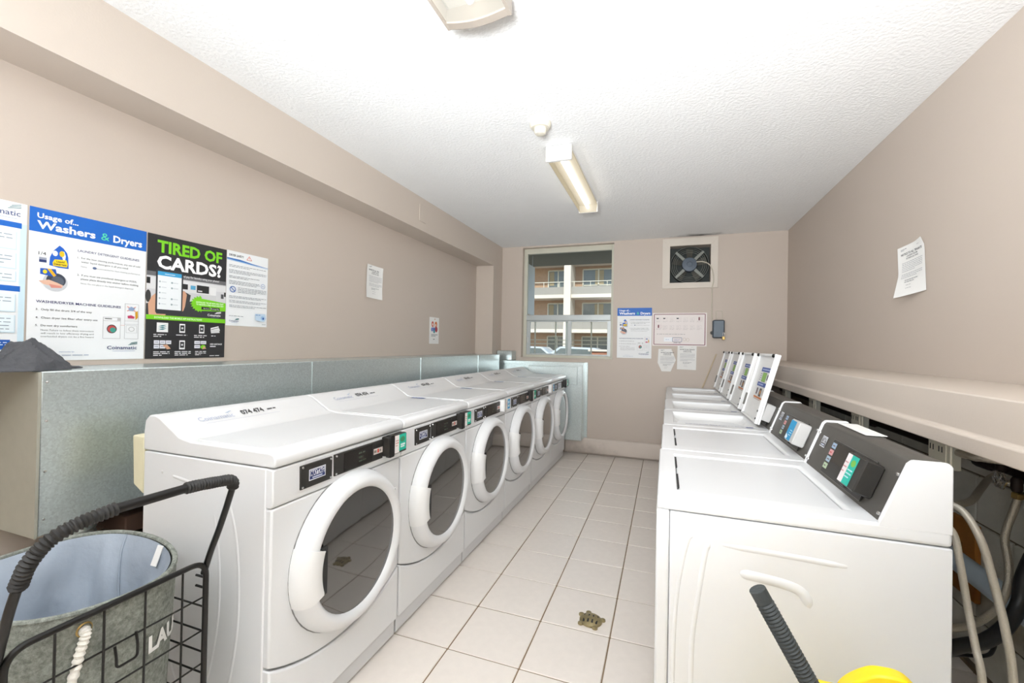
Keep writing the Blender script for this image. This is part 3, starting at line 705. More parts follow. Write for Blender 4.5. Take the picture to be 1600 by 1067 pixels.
for i in range(3):
    for j in range(2):
        if i < 2 or j == 0: k.rect(.09+.068*i, .852+.036*j, .152+.068*i, .882+.036*j, '#e2e2ea'); k.line(.10+.068*i, .866+.036*j, .14+.068*i, .866+.036*j, .003, '#8c8ca0')
k.poly([(.19, .89), (.24, .885), (.285, .92), (.24, .925)], '#d9a688')
phone(.385, .85)
for i in range(2):
    for j in range(2):
        if not (i and j): k.rect(.575+.082*i, .852+.036*j, .65+.082*i, .88+.036*j, '#e2e2ea'); k.line(.585+.082*i, .866+.036*j, .64+.082*i, .866+.036*j, .003, '#8c8ca0')
k.ell(.69, .905, .035, .018, GREEN, 14); k.poly([(.70, .895), (.735, .92), (.68, .925)], '#d9a688')
k.text('NEED ASSISTANCE?', .785, .886, .955, .013, '#ffffff', .02); k.bars(.785, .90, .92, 1, .01, .005, '#f0f0f0', 8)
for u, s_, e in ((.085, 5, .27), (.33, 6, .53), (.585, 7, .73)): k.bars(u, .945, e, 3, .014, .004, '#e4e4e4', s_)
k.bars(.78, .983, .975, 1, .01, .004, '#d8d8d8', 12)
sheet('poster', 'black and green poster reading TIRED OF CARDS on the left wall', 'poster', wallL(1.326, 1.237, .003), .386, .594, k)
# dryer safety sheet
k = Ink(.262, .42)
k.text('DRYER SAFETY', .05, .07, .39, .028, '#2b2b33', .03)
for a, b in (((.46, .085), (.52, .03)), ((.52, .03), (.58, .085)), ((.58, .085), (.46, .085))): k.line(*a, *b, .003, '#d9674e')
k.line(.52, .05, .52, .07, .003, '#d9674e')
k.poly([(0, .098), (.3, .10), (.6, .125), (1, .145), (1, .15), (.5, .135), (0, .115)], '#3d78c0'); k.poly([(0, .118), (.4, .128), (1, .158), (1, .163), (.4, .14), (0, .128)], '#a9c7e6')
v = .19; s_ = 20
for nl in (2, 3, 2, 3):
    k.bars(.05, v, .95 if v < .33 else .78, nl, .019, .0022, '#555a66', s_); v += .019*nl+.026; s_ += 1
k.bars(.25, v, .95, 4, .02, .0022, '#555a66', 30); k.ell(.13, v+.03, .07, .042, '#2a62ae', 22, .22); k.line(.085, v+.005, .175, v+.055, .004, '#2a62ae'); v += .12
k.ell(.86, .42, .055, .034, '#6d8fc4', 20, .15); k.bars(.83, .42, .89, 1, .01, .003, '#8da6cf', 2)
for nl in (2, 2, 2):
    k.bars(.05, v, .95 if v < .75 else .62, nl, .019, .0022, '#555a66', s_); v += .019*nl+.024; s_ += 1
k.bars(.05, .87, .55, 1, .02, .0022, '#555a66', 41)
k.poly([(.66, .82), (.92, .815), (.95, .88), (.90, .925), (.68, .91)], '#c3d8ec'); k.ell(.86, .875, .05, .03, '#9bbfe2', 16); k.ell(.875, .88, .02, .016, '#1d4f9c', 12); k.bars(.68, .835, .90, 1, .02, .004, '#6e93c4', 3)
logo(k, .05, .945, .27, .02, '#4a5a86'); k.rect(.84, .962, .94, .968, '#99aaaa')
sheet('poster', 'white dryer safety sheet taped right of the black poster', 'poster', wallL(1.716, 1.414, .001), .262, .42, k)
# back wall usage poster, red bordered board, notes
sheet('poster', 'smaller usage poster with blue header on the back wall beside the window', 'poster', wallB(-.547, 1.206, .001) @ Matrix.Scale(1.015, 4), .394, .594, P1)
k = Ink(.588, .385)
k.frame(.03, .04, .97, .96, .008, '#7d3344')
rr = random.Random(5)
for j in range(2):
    for i in range(7):
        u = .07+.125*i; v = .10+.23*j
        if (i, j) in ((6, 0), (0, 1)): k.rect(u+.03, v+.03, u+.055, v+.125, '#7a3340'); k.frame(u+.075, v+.04, u+.105, v+.11, .0015, '#c9a9ad')
        elif (i, j) in ((0, 0), (1, 0), (3, 0)): k.poly([(u, v+.05), (u+.05, v+.05), (u+.04, v+.085), (u+.01, v+.085)], '#35353c'); k.frame(u+.065, v+.04, u+.09, v+.09, .0012, '#c0bcbc')
        else: k.frame(u+.01, v+.05, u+.08, v+.12, .0012, '#c2bdbb'); k.bars(u+.02, v+.09, u+.07, 1, .02, .002, '#a8a2a2', i+j)
        k.bars(u, v+.15, u+.10, 2, .022, .002, '#b3acaa', i*3+j)
k.bars(.08, .645, .92, 1, .03, .004, '#8b8586', 7)
k.rect(.22, .74, .38, .87, '#f9fbff'); k.bars(.25, .81, .36, 1, .02, .004, '#a6b2da', 4); k.frame(.38, .75, .55, .87, .004, '#3b4a86'); k.bars(.41, .80, .52, 2, .03, .003, '#8d98c6', 5)
k.ell(.60, .80, .03, .05, '#c7b9a8', 14, .15); k.ell(.66, .81, .03, .05, '#c7b9a8', 14, .15); k.bars(.40, .905, .56, 1, .02, .006, '#4a4a52', 6)
sheet('notice_board', 'wide pinkish notice with dark red border on the back wall', 'notice', wallB(-.138, 1.36, .0015), .588, .385, k, mat('pink_card', '#efe7e4', .5, var=.01, scale=8))
def notice(seed, w=.215, h=.278, inset=0):
    k = Ink(w, h); a = .12+inset
    k.bars(a, .06, a+.2, 2, .022, .0035, '#7a7f86', seed); k.bars(.72, .075, .9, 1, .02, .002, '#999999', seed+1)
    k.text('NOTICE TO ALL TENANTS', a, .185, .9, .042, '#3a3a3e', .03); k.text('LAUNDRY ROOM', .32, .235, .72, .032, '#4a4a4e', .02)
    k.text('SCHEDULE AND', .30, .28, .75, .028, '#4a4a4e', .02)
    k.bars(.15, .34, .92, 6, .034, .0022, '#8d9096', seed+2, ); k.bars(.15, .57, .92, 3, .034, .0022, '#8d9096', seed+3)
    k.bars(.3, .70, .75, 2, .036, .003, '#6a6d72', seed+4); k.bars(.36, .80, .62, 1, .03, .002, '#9a9a9a', seed+5); k.bars(.36, .86, .6, 1, .03, .002, '#9a9a9a', seed+6)
    return k
sheet('paper_note', 'white paper note with cut lower corners below the red bordered notice', 'note', wallB(-.075, 1.06, .001), .20, .265, notice(1, .20, .265, .05),
      paper_m, outline=[(.045, 0), (.145, 0), (.2, .135), (.15, .265), (.008, .262), (0, .1)])
sheet('paper_note', 'rectangular paper note overlapping the lower edge of the red bordered notice', 'note', wallB(.138, 1.09, .0035) @ Matrix.Rotation(-.015, 4, 'Z'), .205, .278, notice(11, .205, .278), paper_m)
sheet('paper_note', 'lone white paper note taped high on the left wall', 'note', wallL(2.888, 1.703, .003) @ Matrix.Rotation(-.03, 4, 'Z'), .208, .272, notice(21), paper_m,
      warp=lambda a, b: .018*(2*a-1)**2*.4+.022*max(0, b-.75)**1.5+.018*max(0, .3-b))
sheet('paper_note', 'curled white paper note stuck on the right wall above the ledge', 'note', wallR(2.955, 1.632, .012) @ Matrix.Rotation(.09, 4, 'Z'), .215, .278, notice(31), paper_m,
      warp=lambda a, b: .03*max(0, .45-b)*(1-a)*2+.02*(1-a)**2-.008+.05*max(0, b-.85)*max(0, a-.6)*5)
k = Ink(.198, .278)
rr = random.Random(8)
for c_, u, v, ru, rv in (('#c8452f', .33, .26, .12, .11), ('#f0d7c8', .34, .27, .06, .05), ('#d8742c', .68, .27, .13, .12), ('#f3dccb', .66, .29, .06, .05), ('#b23340', .72, .45, .14, .11), ('#4a6fb0', .48, .44, .13, .10), ('#3f8f9b', .50, .54, .10, .06), ('#7c87c4', .28, .46, .12, .08), ('#efe3dc', .48, .36, .06, .045)):
    k.ell(u, v, ru, rv, c_, 12)
k.ell(.55, .07, .05, .02, '#e6a06b', 10); k.line(.5, .06, .6, .06, .003, '#333333')
k.bars(.2, .655, .85, 2, .05, .006, '#44474d', 3); k.bars(.4, .83, .65, 1, .05, .008, '#55585e', 4)
sheet('flyer', 'small white flyer with red and blue blobs low on the left wall', 'flyer', wallL(3.908, 1.333, .001), .198, .278, k, paper_m)

# ---------------------------------------------------------------- front load dryers (local: front faces +x, width along +y)
DP = .69; DW = .686
def screws(name, spots, axis, parent, r=.0045):
    for s_ in spots: MB().lathe([(r, 0), (r*.8, .0025), (.0008, .003)], s_, axis, 8).build(name, chrome_m, parent, smooth=True)
D = empty('front_load_dryer', (0, 0, 0))
cab = MB(); cab.box(-.593, -.022, 0, DW, .06, .937)
MB.build(cab, 'cabinet', white_m, D, bevel=.004)
RR = lambda r: (lambda t: r*(.6+.4*min(1, 7*min(t, 1-t)))); emb = MB()
for P in ([(-.50, .875), (-.49, .875)], [(-.455, .868), (-.30, .848)], ):
    emb.tube(catmull([(x, .0085, z) for x, z in P], 8), RR(.011), 10)
for P in ([(-.215, .835), (-.178, .815), (-.14, .70), (-.125, .55), (-.13, .40), (-.16, .24), (-.19, .17)], [(-.255, .80), (-.225, .70), (-.21, .56), (-.215, .42), (-.245, .27), (-.28, .18)]):
    emb.tube(catmull([(x, .0085, z) for x, z in P], 6), RR(.011), 10)
emb.tube(catmull([(-.45, .0085, .30), (-.40, .0085, .18), (-.30, .0085, .165), (-.12, .0085, .15)], 6), RR(.011), 10)
emb.build('side_embossing', white_m, D, smooth=True)
# top with raised rear rim
prof = [(-.6, .94), (.004, .94), (.012, .948), (.014, .968), (.006, .982), (-.012, .987), (-.36, .990), (-.42, 1.0), (-.52, 1.058), (-.545, 1.066), (-.575, 1.064), (-.595, 1.045), (-.602, 1.0)]
tp = MB().prism(prof, 'y', .002, DW-.002).build('top', white_m, D, bevel=.010, seg=3)
tpi = MB().prism([(-.035, .985), (-.035, .9905), (-.365, .9930), (-.365, .985)], 'y', .028, DW-.028).build('top_inset', lidgrey_m, D, bevel=.002)
# front: console band, door panel with arc, kick panel, base
def arcz(y): return .232+ .0 + (.69-math.sqrt(max(0, .69**2-(y-.343)**2)))*1.0
N_ = 20
ys = [.004+(DW-.008)*i/N_ for i in range(N_+1)]
MB().prism([(-.03, .815), (-.004, .815), (.003, .822), (.006, .84), (.004, .934), (-.03, .938)], 'y', .002, DW-.002).build('console', white_m, D, bevel=.004)
MB().prism([(y, arcz(y)+.004) for y in ys]+[(DW-.004, .812), (.004, .812)], 'x', -.03, .0).build('front_panel', white_m, D, bevel=.006)
MB().prism([(y, arcz(y)-.002) for y in ys[::-1]]+[(.004, .085), (DW-.004, .085)], 'x', -.03, .004).build('kick_panel', white_m, D, bevel=.006)
MB().box(-.59, -.012, .004, DW-.004, .012, .085).build('base', lidgrey_m, D)
MB().box(-.06, -.032, .006, DW-.006, .2, .93).build('inner_shadow_gap', seam_m, D)
for x in (-.55, -.06):
    for y in (.06, DW-.06): MB().lathe([(.02, 0), (.02, .012), (.012, .014)], (x, y, 0), 'z', 10).build('foot', black_m, D)
# door
DC = (0, .357, .556)
ring = MB().lathe([(.283, -.004), (.283, .012), (.276, .036), (.262, .056), (.246, .064), (.232, .062), (.222, .052), (.220, .044), (.2, .04)], DC, 'x', 56, False, False).build('door', white_m, D, smooth=True, angle=60)
gl_ = MB().lathe([(.221, .046), (.18, .0475), (.12, .0485), (.06, .049), (.0005, .049)], DC, 'x', 48, True, False).build('door_glass', glass_dark, ring, smooth=True)
hd = MB().lathe([(.207, .03), (.285, .0), (.287, .02), (.279, .042), (.264, .061), (.246, .069), (.214, .071), (.206, .065)], DC, 'x', 12, False, False, a0=PI-.36, a1=PI+.33)
hd.build('door_handle', plast_m, ring, smooth=True, angle=50)
MB().box(.052, .062, DC[1]-.206, DC[1]-.180, DC[2]-.075, DC[2]+.085).build('handle_recess', seam_m, ring)
for s_ in (-1, 1): MB().box(-.002, .01, DC[1]+.283, DC[1]+.296, DC[2]+s_*.1-.03, DC[2]+s_*.1+.03).build('hinge', white_m, ring)
MB().lathe([(.2865, .0005), (.282, .003)], DC, 'x', 48, False, False).build('door_gasket_gap', gap_m, D)
# console plates
FX = .0065
np_ = MB().cbox(.002, .011, .104, .246, .843, .922, .0015).build('nameplate', plate_m, D)
screws('screw', [(.011, y, z) for y in (.112, .238) for z in (.85, .915)], 'x', np_)
def badge(w, h, fg='#1f2f6a'):
    k = Ink(w, h); k.rect(0, 0, 1, 1, '#e8ebf2'); k.rect(.04, .08, .96, .92, fg); k.rect(.06, .12, .94, .62, '#e8ebf2'); k.text('MAYTAG', .09, .58, .91, .42, fg, .05); k.line(.2, .78, .8, .78, h*.12, '#c8d0e4'); return k
FM = frame((.0112, 0, 0), (0, 1, 0), (0, 0, 1))
print_on('badge', badge(.075, .038), FM @ Matrix.Translation((.138, .864, 0)), np_)
dp = MB().cbox(.002, .011, .258, .540, .846, .924, .0015).build('display_panel', plate_m, D)
MB().box(.0105, .0125, .305, .470, .852, .918).build('display', disp_m, dp)
k = Ink(.282, .078); k.rect(.775, .36, .985, .66, '#d9cdc8'); k.rect(.86, .41, .90, .61, '#d8452f'); k.bars(.785, .51, .85, 1, .02, .01, '#8a8076', 2); k.bars(.91, .51, .975, 1, .02, .01, '#8a8076', 3)
for j in range(3): k.bars(.45, .3+.2*j, .62, 1, .2, .006, '#3f4a3c', j)
print_on('button_label', k, frame((.0127, .258, .846), (0, 1, 0), (0, 0, 1)), dp)
screws('screw', [(.011, y, z) for y in (.266,) for z in (.853, .917)], 'x', dp)
rd = MB().cbox(.004, .040, .540, .674, .852, .934, .003).build('card_reader', plate_m, D)
MB().box(.02, .045, .547, .577, .846, .940).build('card_slot_block', black_m, rd, bevel=.003)
def reader_ink(col, bgc):
    k = Ink(.085, .076); k.rect(0, 0, .40, 1, '#f1ece9'); k.rect(.38, 0, 1, .93, col); k.ell(.68, .30, .22, .16, '#3c8f62' if bgc else '#bfe3f5', 12); k.bars(.08, .3, .34, 3, .14, .004, '#d08a80', 4); k.line(.5, .6, .9, .6, .008, '#e6fbf6'); k.line(.5, .72, .85, .72, .006, '#e6fbf6'); return k
teal_ink = reader_ink('#1dbfa3', 1); blue_ink = reader_ink('#2e9fd8', 0)
st = print_on('reader_sticker', teal_ink, frame((.0406, .583, .856), (0, 1, 0), (0, 0, 1)), rd)
# lettering on the rear rim of the top
def rim_ink(nums):
    k = Ink(.36, .075)
    k.text('Coinamatic', .02, .62, .40, .34, '#b9c1d6', .0); k.poly([(.33, .22), (.40, .10), (.42, .12), (.36, .26)], '#b9c6d8')
    k.text(nums, .50, .56, .78, .36, '#4a4a4c', .03)
    k.line(.06, .82, .95, .82, .0015, '#c5c9d4'); k.bars(.83, .42, .99, 1, .1, .007, '#55555a', 5); return k
sv = Vector((-.103, 0, .060)); slope = frame((-.425, .10, 1.0035), (0, 1, 0), sv)
print_on('rim_lettering', rim_ink('074 474'), slope @ Matrix.Translation((0, .025, .0012)), tp)
k = Ink(.3, .03); k.rect(0, 0, .32, 1, '#3a5ea8'); k.bars(.05, .5, .28, 1, .1, .008, '#c8d4ee', 3); k.bars(.36, .35, .95, 1, .1, .006, '#9a9aa2', 4); k.bars(.36, .7, .8, 1, .1, .004, '#b5b5bc', 6)
print_on('instruction_strip', k, frame((-.36, DW-.055, .9945), (1, 0, 0), (0, 1, 0)), tpi)
D.location = (-1.129, 1.003, 0)
tag(D, 'nearest white front-load dryer, beside the black wire laundry cart', 'dryer', 'front-load dryers in a row along the left wall')
names = ['second white front-load dryer from the laundry cart, teal sticker on its card reader', 'third white front-load dryer from the laundry cart, first with a pale blue reader',
         'fourth white front-load dryer from the laundry cart, between two blue card readers', 'fifth white front-load dryer from the laundry cart, second last before the window',
         'farthest white front-load dryer, against the metal duct under the window']
rim_generic = [rim_ink('070 50'+str(i)).mesh('rim_lettering') for i in range(1)]
blue_me = blue_ink.mesh('reader_sticker')
grey_reader = None
dryers = [D]
for i in range(1, 6):
    d = dup(D, (-1.129, 1.003+DP*i, 0), names[i-1], 'front-load dryers in a row along the left wall'); dryers.append(d)
    if i in (2, 4):
        c = child(d, 'card_reader'); me = c.data.copy(); me.materials[0] = plast_m; c.data = me
        for g_ in c.children:
            if g_.name.startswith('reader_sticker'): g_.data = blue_me
            if g_.name.startswith('card_slot'): m2 = g_.data.copy(); m2.materials[0] = mat('grey_reader_plastic', '#c9c8c6', .45, var=.02) if 'grey_reader_plastic' not in MATS else MATS['grey_reader_plastic']; g_.data = m2
    if i == 5:
        for nm in ('nameplate', 'display_panel'):
            c = child(d, nm)
            for g_ in list(c.children):
                if g_.name.startswith(('display', 'button_label')): bpy.data.objects.remove(g_)
        c = child(child(d, 'door'), 'door_glass'); m2 = c.data.copy(); m2.materials[0] = glass_blue; c.data = m2
        c = child(d, 'display_panel'); k = Ink(.16, .066); k.rect(0, 0, 1, 1, '#e4e7ef'); k.bars(.1, .4, .9, 2, .25, .006, '#8d93a8', 3)
        print_on('paper_label', k, frame((.0115, .27, .85), (0, 1, 0), (0, 0, 1)), c)
    # the strip is worn differently: the first and second tops have none or fainter print
for g_ in list(child(D, 'top_inset').children): bpy.data.objects.remove(g_)

# ---------------------------------------------------------------- top load washers (local: front faces -x at x=0, near side y=0)
TW = .652; TP = .66; TY0 = 1.39; ZT = .885
def tl_x(i): return -.012+.008*i
def make_washer(is_open, blue):
    w = empty('top_load_washer', (0, 0, 0)); tag(w, 'x', 'washer')
    MB().box(.035, .70, 0, TW, .02, .842).build('cabinet', white_m, w, bevel=.004)
    MB().box(-.004, .034, .001, TW-.001, .02, .845).build('front_panel', white_m, w, bevel=.008)
    e = MB()
    e.tube(catmull([(.152, 0.0105, .765), (.35, 0.0105, .762), (.50, 0.0105, .757)], 5), RR(.014), 10)
    e.tube(catmull([(.150, 0.0100, .760), (.135, 0.0100, .74), (.115, 0.0100, .60), (.10, 0.0100, .45), (.10, 0.0100, .2)], 6), RR(.013), 10)
    e.tube(catmull([(.105, 0.0075, .775), (.085, 0.0075, .76), (.06, 0.0075, .62), (.05, 0.0075, .45), (.05, 0.0075, .2)], 6), RR(.010), 10)
    e.tube(catmull([(.215, 0.0160, .692), (.26, 0.0160, .69), (.34, 0.0160, .682), (.38, 0.0160, .665), (.40, 0.0160, .62)], 6), RR(.022), 12)
    e.build('side_embossing', white_m, w, smooth=True)
    for x in (.06, .64):
        for y in (.06, TW-.06): MB().lathe([(.02, 0), (.02, .02)], (x, y, 0), 'z', 10).build('foot', black_m, w)
    hx0, hx1, hy0, hy1 = .058, .505, .085, TW-.085
    t_ = MB()
    o4 = [(-.002, 0), (.70, 0), (.70, TW), (-.002, TW)]; i4 = [(hx0, hy0), (hx1, hy0), (hx1, hy1), (hx0, hy1)]
    V = [(x, y, z) for z in (.845, ZT) for x, y in o4+i4]
    F = []
    for k_ in range(4):
        j = (k_+1) % 4
        F += [[8+k_, 8+j, 12+j, 12+k_], [4+k_, 4+j, j, k_], [k_, j, 8+j, 8+k_], [12+k_, 12+j, 4+j, 4+k_]]
    tt = t_.add(V, F).build('top', white_m, w, bevel=.009, seg=3)
    if not is_open:
        ld = MB().cbox(hx0+.003, hx1-.003, hy0+.003, hy1-.003, .85, ZT-.006, .004).build('lid', lidgrey_m, w)
        MB().box(hx0-.001, hx0+.006, hy0+.035, hy0+.19, ZT-.012, ZT-.003).build('finger_slot', seam_m, ld)
        MB().box(hx0-.001, hx0+.006, hy1-.19, hy1-.035, ZT-.012, ZT-.003).build('finger_slot', seam_m, ld)
    else:
        # tub mouth
        n = 32; cx, cy = (hx0+hx1)/2+.0, (hy0+hy1)/2; rim = []; cir = []
        for q in range(n):
            a = 2*PI*q/n; c_, s_ = math.cos(a), math.sin(a); k_ = 1/max(abs(c_), abs(s_))
            rim.append((cx+c_*k_*(hx1-hx0)/2, cy+s_*k_*(hy1-hy0)/2)); cir.append((cx+c_*.195, cy+s_*.195))
        V = [(x, y, .868) for x, y in rim]+[(x*.8+a*.2, y*.8+b*.2, .852) for (x, y), (a, b) in zip(rim, cir)]+[(x, y, .838) for x, y in cir]+[(x, y, .826) for x, y in cir]
        F = [[k_*n+q, k_*n+(q+1) % n, (k_+1)*n+(q+1) % n, (k_+1)*n+q] for k_ in range(3) for q in range(n)]
        MB().add(V, F).build('tub_ring', plast_m, w, smooth=True)
        MB().lathe([(.195, 0), (.2, -.02), (.2, -.34), (.06, -.36)], (cx, cy, .828), 'z', n, False, True).build('wash_basket', black_m, w, smooth=True)
        MB().lathe([(.07, -.34), (.045, -.25), (.035, -.1), (.03, -.06), (.001, -.055)], (cx, cy, .785), 'z', 16, False, False).build('agitator', plast_m, w, smooth=True)
        LM = frame((hx1-.002, hy1-.004, .905), (0, -1, 0), (.105, 0, .40)); lw, lh = hy1-hy0-.008, .415
        b_ = MB(LM)
        b_.box(0, lw, 0, lh, -.012, 0)
        ld = b_.build('lid', plast_m, w, bevel=.003)
        r2 = MB(LM); r2.box(0, .012, 0, lh, 0, .016); r2.box(lw-.014, lw, 0, lh, 0, .018); r2.box(.012, lw-.014, 0, .012, 0, .012); r2.box(.012, lw-.014, lh-.014, lh, 0, .018)
        r2.build('lid_rim', plast_m, ld, bevel=.003)
        for u in (.025, lw-.03): MB(LM).lathe([(.011, .016), (.011, .024), (.006, .028)], (u, lh-.012, 0), 'z', 10).build('bumper', black_m, ld, smooth=True)
        MB(LM).box(.004, .02, .06, .14, .012, .022).build('hinge_cover', gap2_m, ld, bevel=.002)
        for v_ in (.03, .075): MB(LM).lathe([(.007, .017), (.006, .021)], (lw-.008, v_, 0), 'z', 8).build('rivet', black_m, ld)
        k = Ink(.28, .21)
        k.rect(0, 0, 1, .13, '#3d57a4'); k.bars(.1, .065, .9, 1, .1, .008, '#c3cdea', 2)
        k.rect(.25, .16, .62, .42, '#8fbf5a'); k.frame(.25, .16, .62, .42, .003, '#5a7a3c'); k.rect(.70, .2, .9, .36, '#4a4f55'); k.bars(.02, .2, .2, 4, .06, .004, '#8f9299', 3)
        k.rect(0, .45, 1, .57, '#3d57a4'); k.bars(.1, .51, .9, 1, .1, .008, '#c3cdea', 4)
        k.rect(.10, .63, .24, .82, '#77656a'); k.rect(.40, .62, .60, .86, '#4d4648'); k.ell(.52, .74, .07, .07, '#c88a4a', 10); k.rect(.72, .64, .92, .8, '#cfcac6')
        k.rect(0, .88, 1, .93, '#cf7a3c'); k.bars(.02, .96, .95, 1, .05, .004, '#b59a8c', 5)
        print_on('lid_sticker', k, LM @ Matrix.Translation((.16, .12, .0006)), ld)
        k = Ink(.36, .03); k.bars(0, .4, 1, 2, .35, .005, '#7a80a0', 9); k.rect(.9, .2, 1, .9, '#34449a')
        print_on('instruction_strip', k, frame((.12, .060, ZT+.0005), (1, 0, 0), (0, 1, 0)), tt)
    # console
    c0, c1 = (.547, ZT-.01), (.611, 1.046)
    pr = [c0, c1, (.62, 1.052), (.695, 1.052), (.697, ZT-.01)]
    cs = MB().prism([(x+.002, z-.002) if i_ < 2 else (x, z) for i_, (x, z) in enumerate(pr)], 'y', .014, TW-.014).build('console', graph_m, w, bevel=.002)
    for a_, b_ in ((0, .014), (TW-.014, TW)): MB().prism([(c0[0]-.004, c0[1]), (c1[0]-.004, c1[1]), (.618, 1.056), (.690, 1.056), (.70, 1.046), (.70, ZT-.01)], 'y', a_, b_).build('console_end_cap', white_m, w, bevel=.004)
    CM = frame((c0[0], TW-.014, c0[1]), (0, -1, 0), (c1[0]-c0[0], 0, c1[1]-c0[1]))
    cw = TW-.028; chh = .173
    MB(CM).cbox(.165, .50, .022, .150, -.001, .003, .001).build('control_overlay', plate_m, cs)
    ol = child(cs, 'control_overlay')
    MB(CM).box(.215, .345, .075, .142, .003, .0045).build('display', disp_m, cs)
    k = Ink(.335, .128)
    k.frame(.004, .01, .996, .99, .0012, '#8b8984')
    for j, cc in enumerate(('#9fb6cf', '#d9a0a0', '#a9bfd0', '#bcd0b0')):
        k.rect(.02, .10+.2*j, .125, .255+.2*j, cc); k.bars(.04, .18+.2*j, .11, 1, .1, .004, '#6c5f5f' if j != 1 else '#c23a3a', j)
        k.rect(.58, .22+.18*j, .70, .36+.18*j, '#a5a39e'); k.bars(.60, .29+.18*j, .68, 1, .1, .004, '#5a5854', j+5)
    print_on('button_print', k, CM @ Matrix.Translation((.165, .022, .0032)), cs)
    kb = badge(.05, .042, '#4c4a48'); print_on('badge', kb, CM @ Matrix.Translation((.055, .10, .0004)), cs)
    rdm = plate_m if not blue else (MATS.get('grey_reader_plastic') or mat('grey_reader_plastic', '#c9c8c6', .45, var=.02))
    rdx = MB(CM).cbox(.425, .545, .045, .145, -.002, .046, .004).build('card_reader', rdm, w)
    MB(CM).cbox(.41, .445, .035, .06, -.001, .03, .003).build('reader_lip', black_m, rdx)
    k = Ink(.078, .09); k.rect(0, 0, 1, 1, '#2aa0d6' if blue else '#22b8a4'); k.rect(0, 0, .4 if not blue else 0.001, 1, '#efe8e8')
    if not blue: k.ell(.7, .25, .2, .12, '#7bb84a', 10)
    k.bars(.45, .5, .9, 3, .12, .004, '#d8f1fb', 4); k.bars(.05, .3, .35, 3, .16, .004, '#c88a8a', 4) if not blue else k.poly([(.1, .7), (.5, .85), (.4, .98), (.05, .95)], '#e8f4fa')
    print_on('reader_sticker', k, CM @ Matrix.Translation((.428, .049, .0466)), rdx)
    for u in (.01, cw-.012):
        for v_ in (.03, .145): MB(CM).lathe([(.006, 0), (.005, .004), (.001, .0055)], (u, v_, 0), 'z', 10).build('screw', chrome_m, cs, smooth=True)
    return w
GW = 'top-load washers in a row along the right wall'
w1 = make_washer(False, False); w1.location = (tl_x(0), TY0, 0); tag(w1, 'nearest white top-load washer, lid closed, beside the yellow mop bucket', 'washer', GW)
w2 = make_washer(False, True); w2.location = (tl_x(1), TY0+TP, 0); tag(w2, 'second white top-load washer from the mop bucket, lid closed, blue card reader', 'washer', GW)
w3 = make_washer(True, True); w3.location = (tl_x(2), TY0+2*TP, 0); tag(w3, 'nearest of the top-load washers with their lids standing open', 'washer', GW)
for i, l_ in ((3, 'second nearest of the top-load washers with their lids standing open'), (4, 'third nearest of the open-lidded washers, second last in the row'), (5, 'farthest open-lidded washer, against the back wall below the paper notes')):
    dup(w3, (tl_x(i), TY0+i*TP, 0), l_, GW)
sl = tag(MB().cbox(.635, .695, TY0+.36, TY0+.60, 1.0545, 1.0565, .0003).build('paper_slip', paper_m), 'white paper slip lying on top of the nearest washer console', 'paper')
sk = MB().tube([(.10, 5.36, 0.004), (.552, 5.361, 1.277)], .007, 8).build('stick', stick_m, smooth=True); tag(sk, 'thin pale wooden stick leaning on the back wall behind the open washer lids', 'stick')

# ---------------------------------------------------------------- plumbing behind the washers
for i in range(5):
    y = 1.95+.70*i
    ob_ = empty('outlet_box', (.97, y, .93)); tag(ob_, ['ivory outlet box under the ledge behind the nearest washer console', 'ivory outlet box under the ledge, second from the near end', 'ivory outlet box under the ledge, third from the near end', 'ivory outlet box under the ledge, fourth from the near end', 'ivory outlet box under the ledge, farthest along'][i], 'outlet', 'outlet boxes under the right ledge')
    MB().cbox(.93, .958, y-.055, y+.065, .93, LZ0, .004).build('box_body', galv2_m, ob_)
    fp = MB().cbox(.924, .931, y-.06, y+.07, .925, LZ0-.002, .002).build('face_plate', outlet_m, ob_)
    MB().box(.921, .925, y-.04, y+.05, .955, 1.035).build('receptacle', outlet_m, ob_, bevel=.002)
    for a_ in (-.022, .03):
        for b_ in (0, .018): MB().box(.9203, .9215, y+a_+b_, y+a_+b_+.005, .985, 1.005).build('slot', seam_m, ob_)
cl = MB().tube(rcorner([(.948, 1.896, .995), (.95, 1.83, .995), (1.04, 1.78, 1.0), (1.10, 1.78, 1.03), (1.10, 1.78, LZ0)], .04), lambda t: .012+.0015*math.sin(t*160), 10).build('flexible_conduit', steel_m, smooth=True); tag(cl, 'ribbed metal conduit beside the nearest outlet box under the ledge', 'conduit')
def pipe_along(name, x, y0, y1, z, r, m, label, cat):
    o = MB().lathe([(r, 0), (r, y1-y0)], (x, y0, z), 'y', 18).build(name, m, smooth=True); return tag(o, label, cat)
ip = empty('water_pipe', (1.19, 3, .93)); tag(ip, 'dark iron water pipe running along the block wall under the ledge', 'pipe')
MB().lathe([(.022, 0), (.022, 3.6)], (1.195, 1.75, .915), 'y', 14).build('pipe_run', iron_m, ip, smooth=True)
MB().lathe([(.018, 0), (.018, 3.6)], (1.205, 1.75, .985), 'y', 14).build('pipe_run', iron_m, ip, smooth=True)
for y in (2.0, 2.22, 2.5, 3.2): MB().lathe([(.033, -.03), (.034, .03)], (1.195, y, .915), 'y', 14).build('coupling', iron_m, ip, smooth=True)
for y in (1.85, 2.47, 3.4): MB().box(1.2, XR-.0005, y, y+.09, .855, .892).build('wood_block', wood_m, ip)
v1 = empty('shutoff_valve', (1.13, 2.02, .94)); tag(v1, 'dark valve without a wheel on the iron pipe under the ledge', 'valve')
MB().lathe([(.012, -.03), (.017, -.02), (.017, .0), (.012, .004), (.018, .02), (.018, .04), (.01, .05)], (1.13, 2.02, .945), 'z', 12).build('valve_body', iron_m, v1, smooth=True)
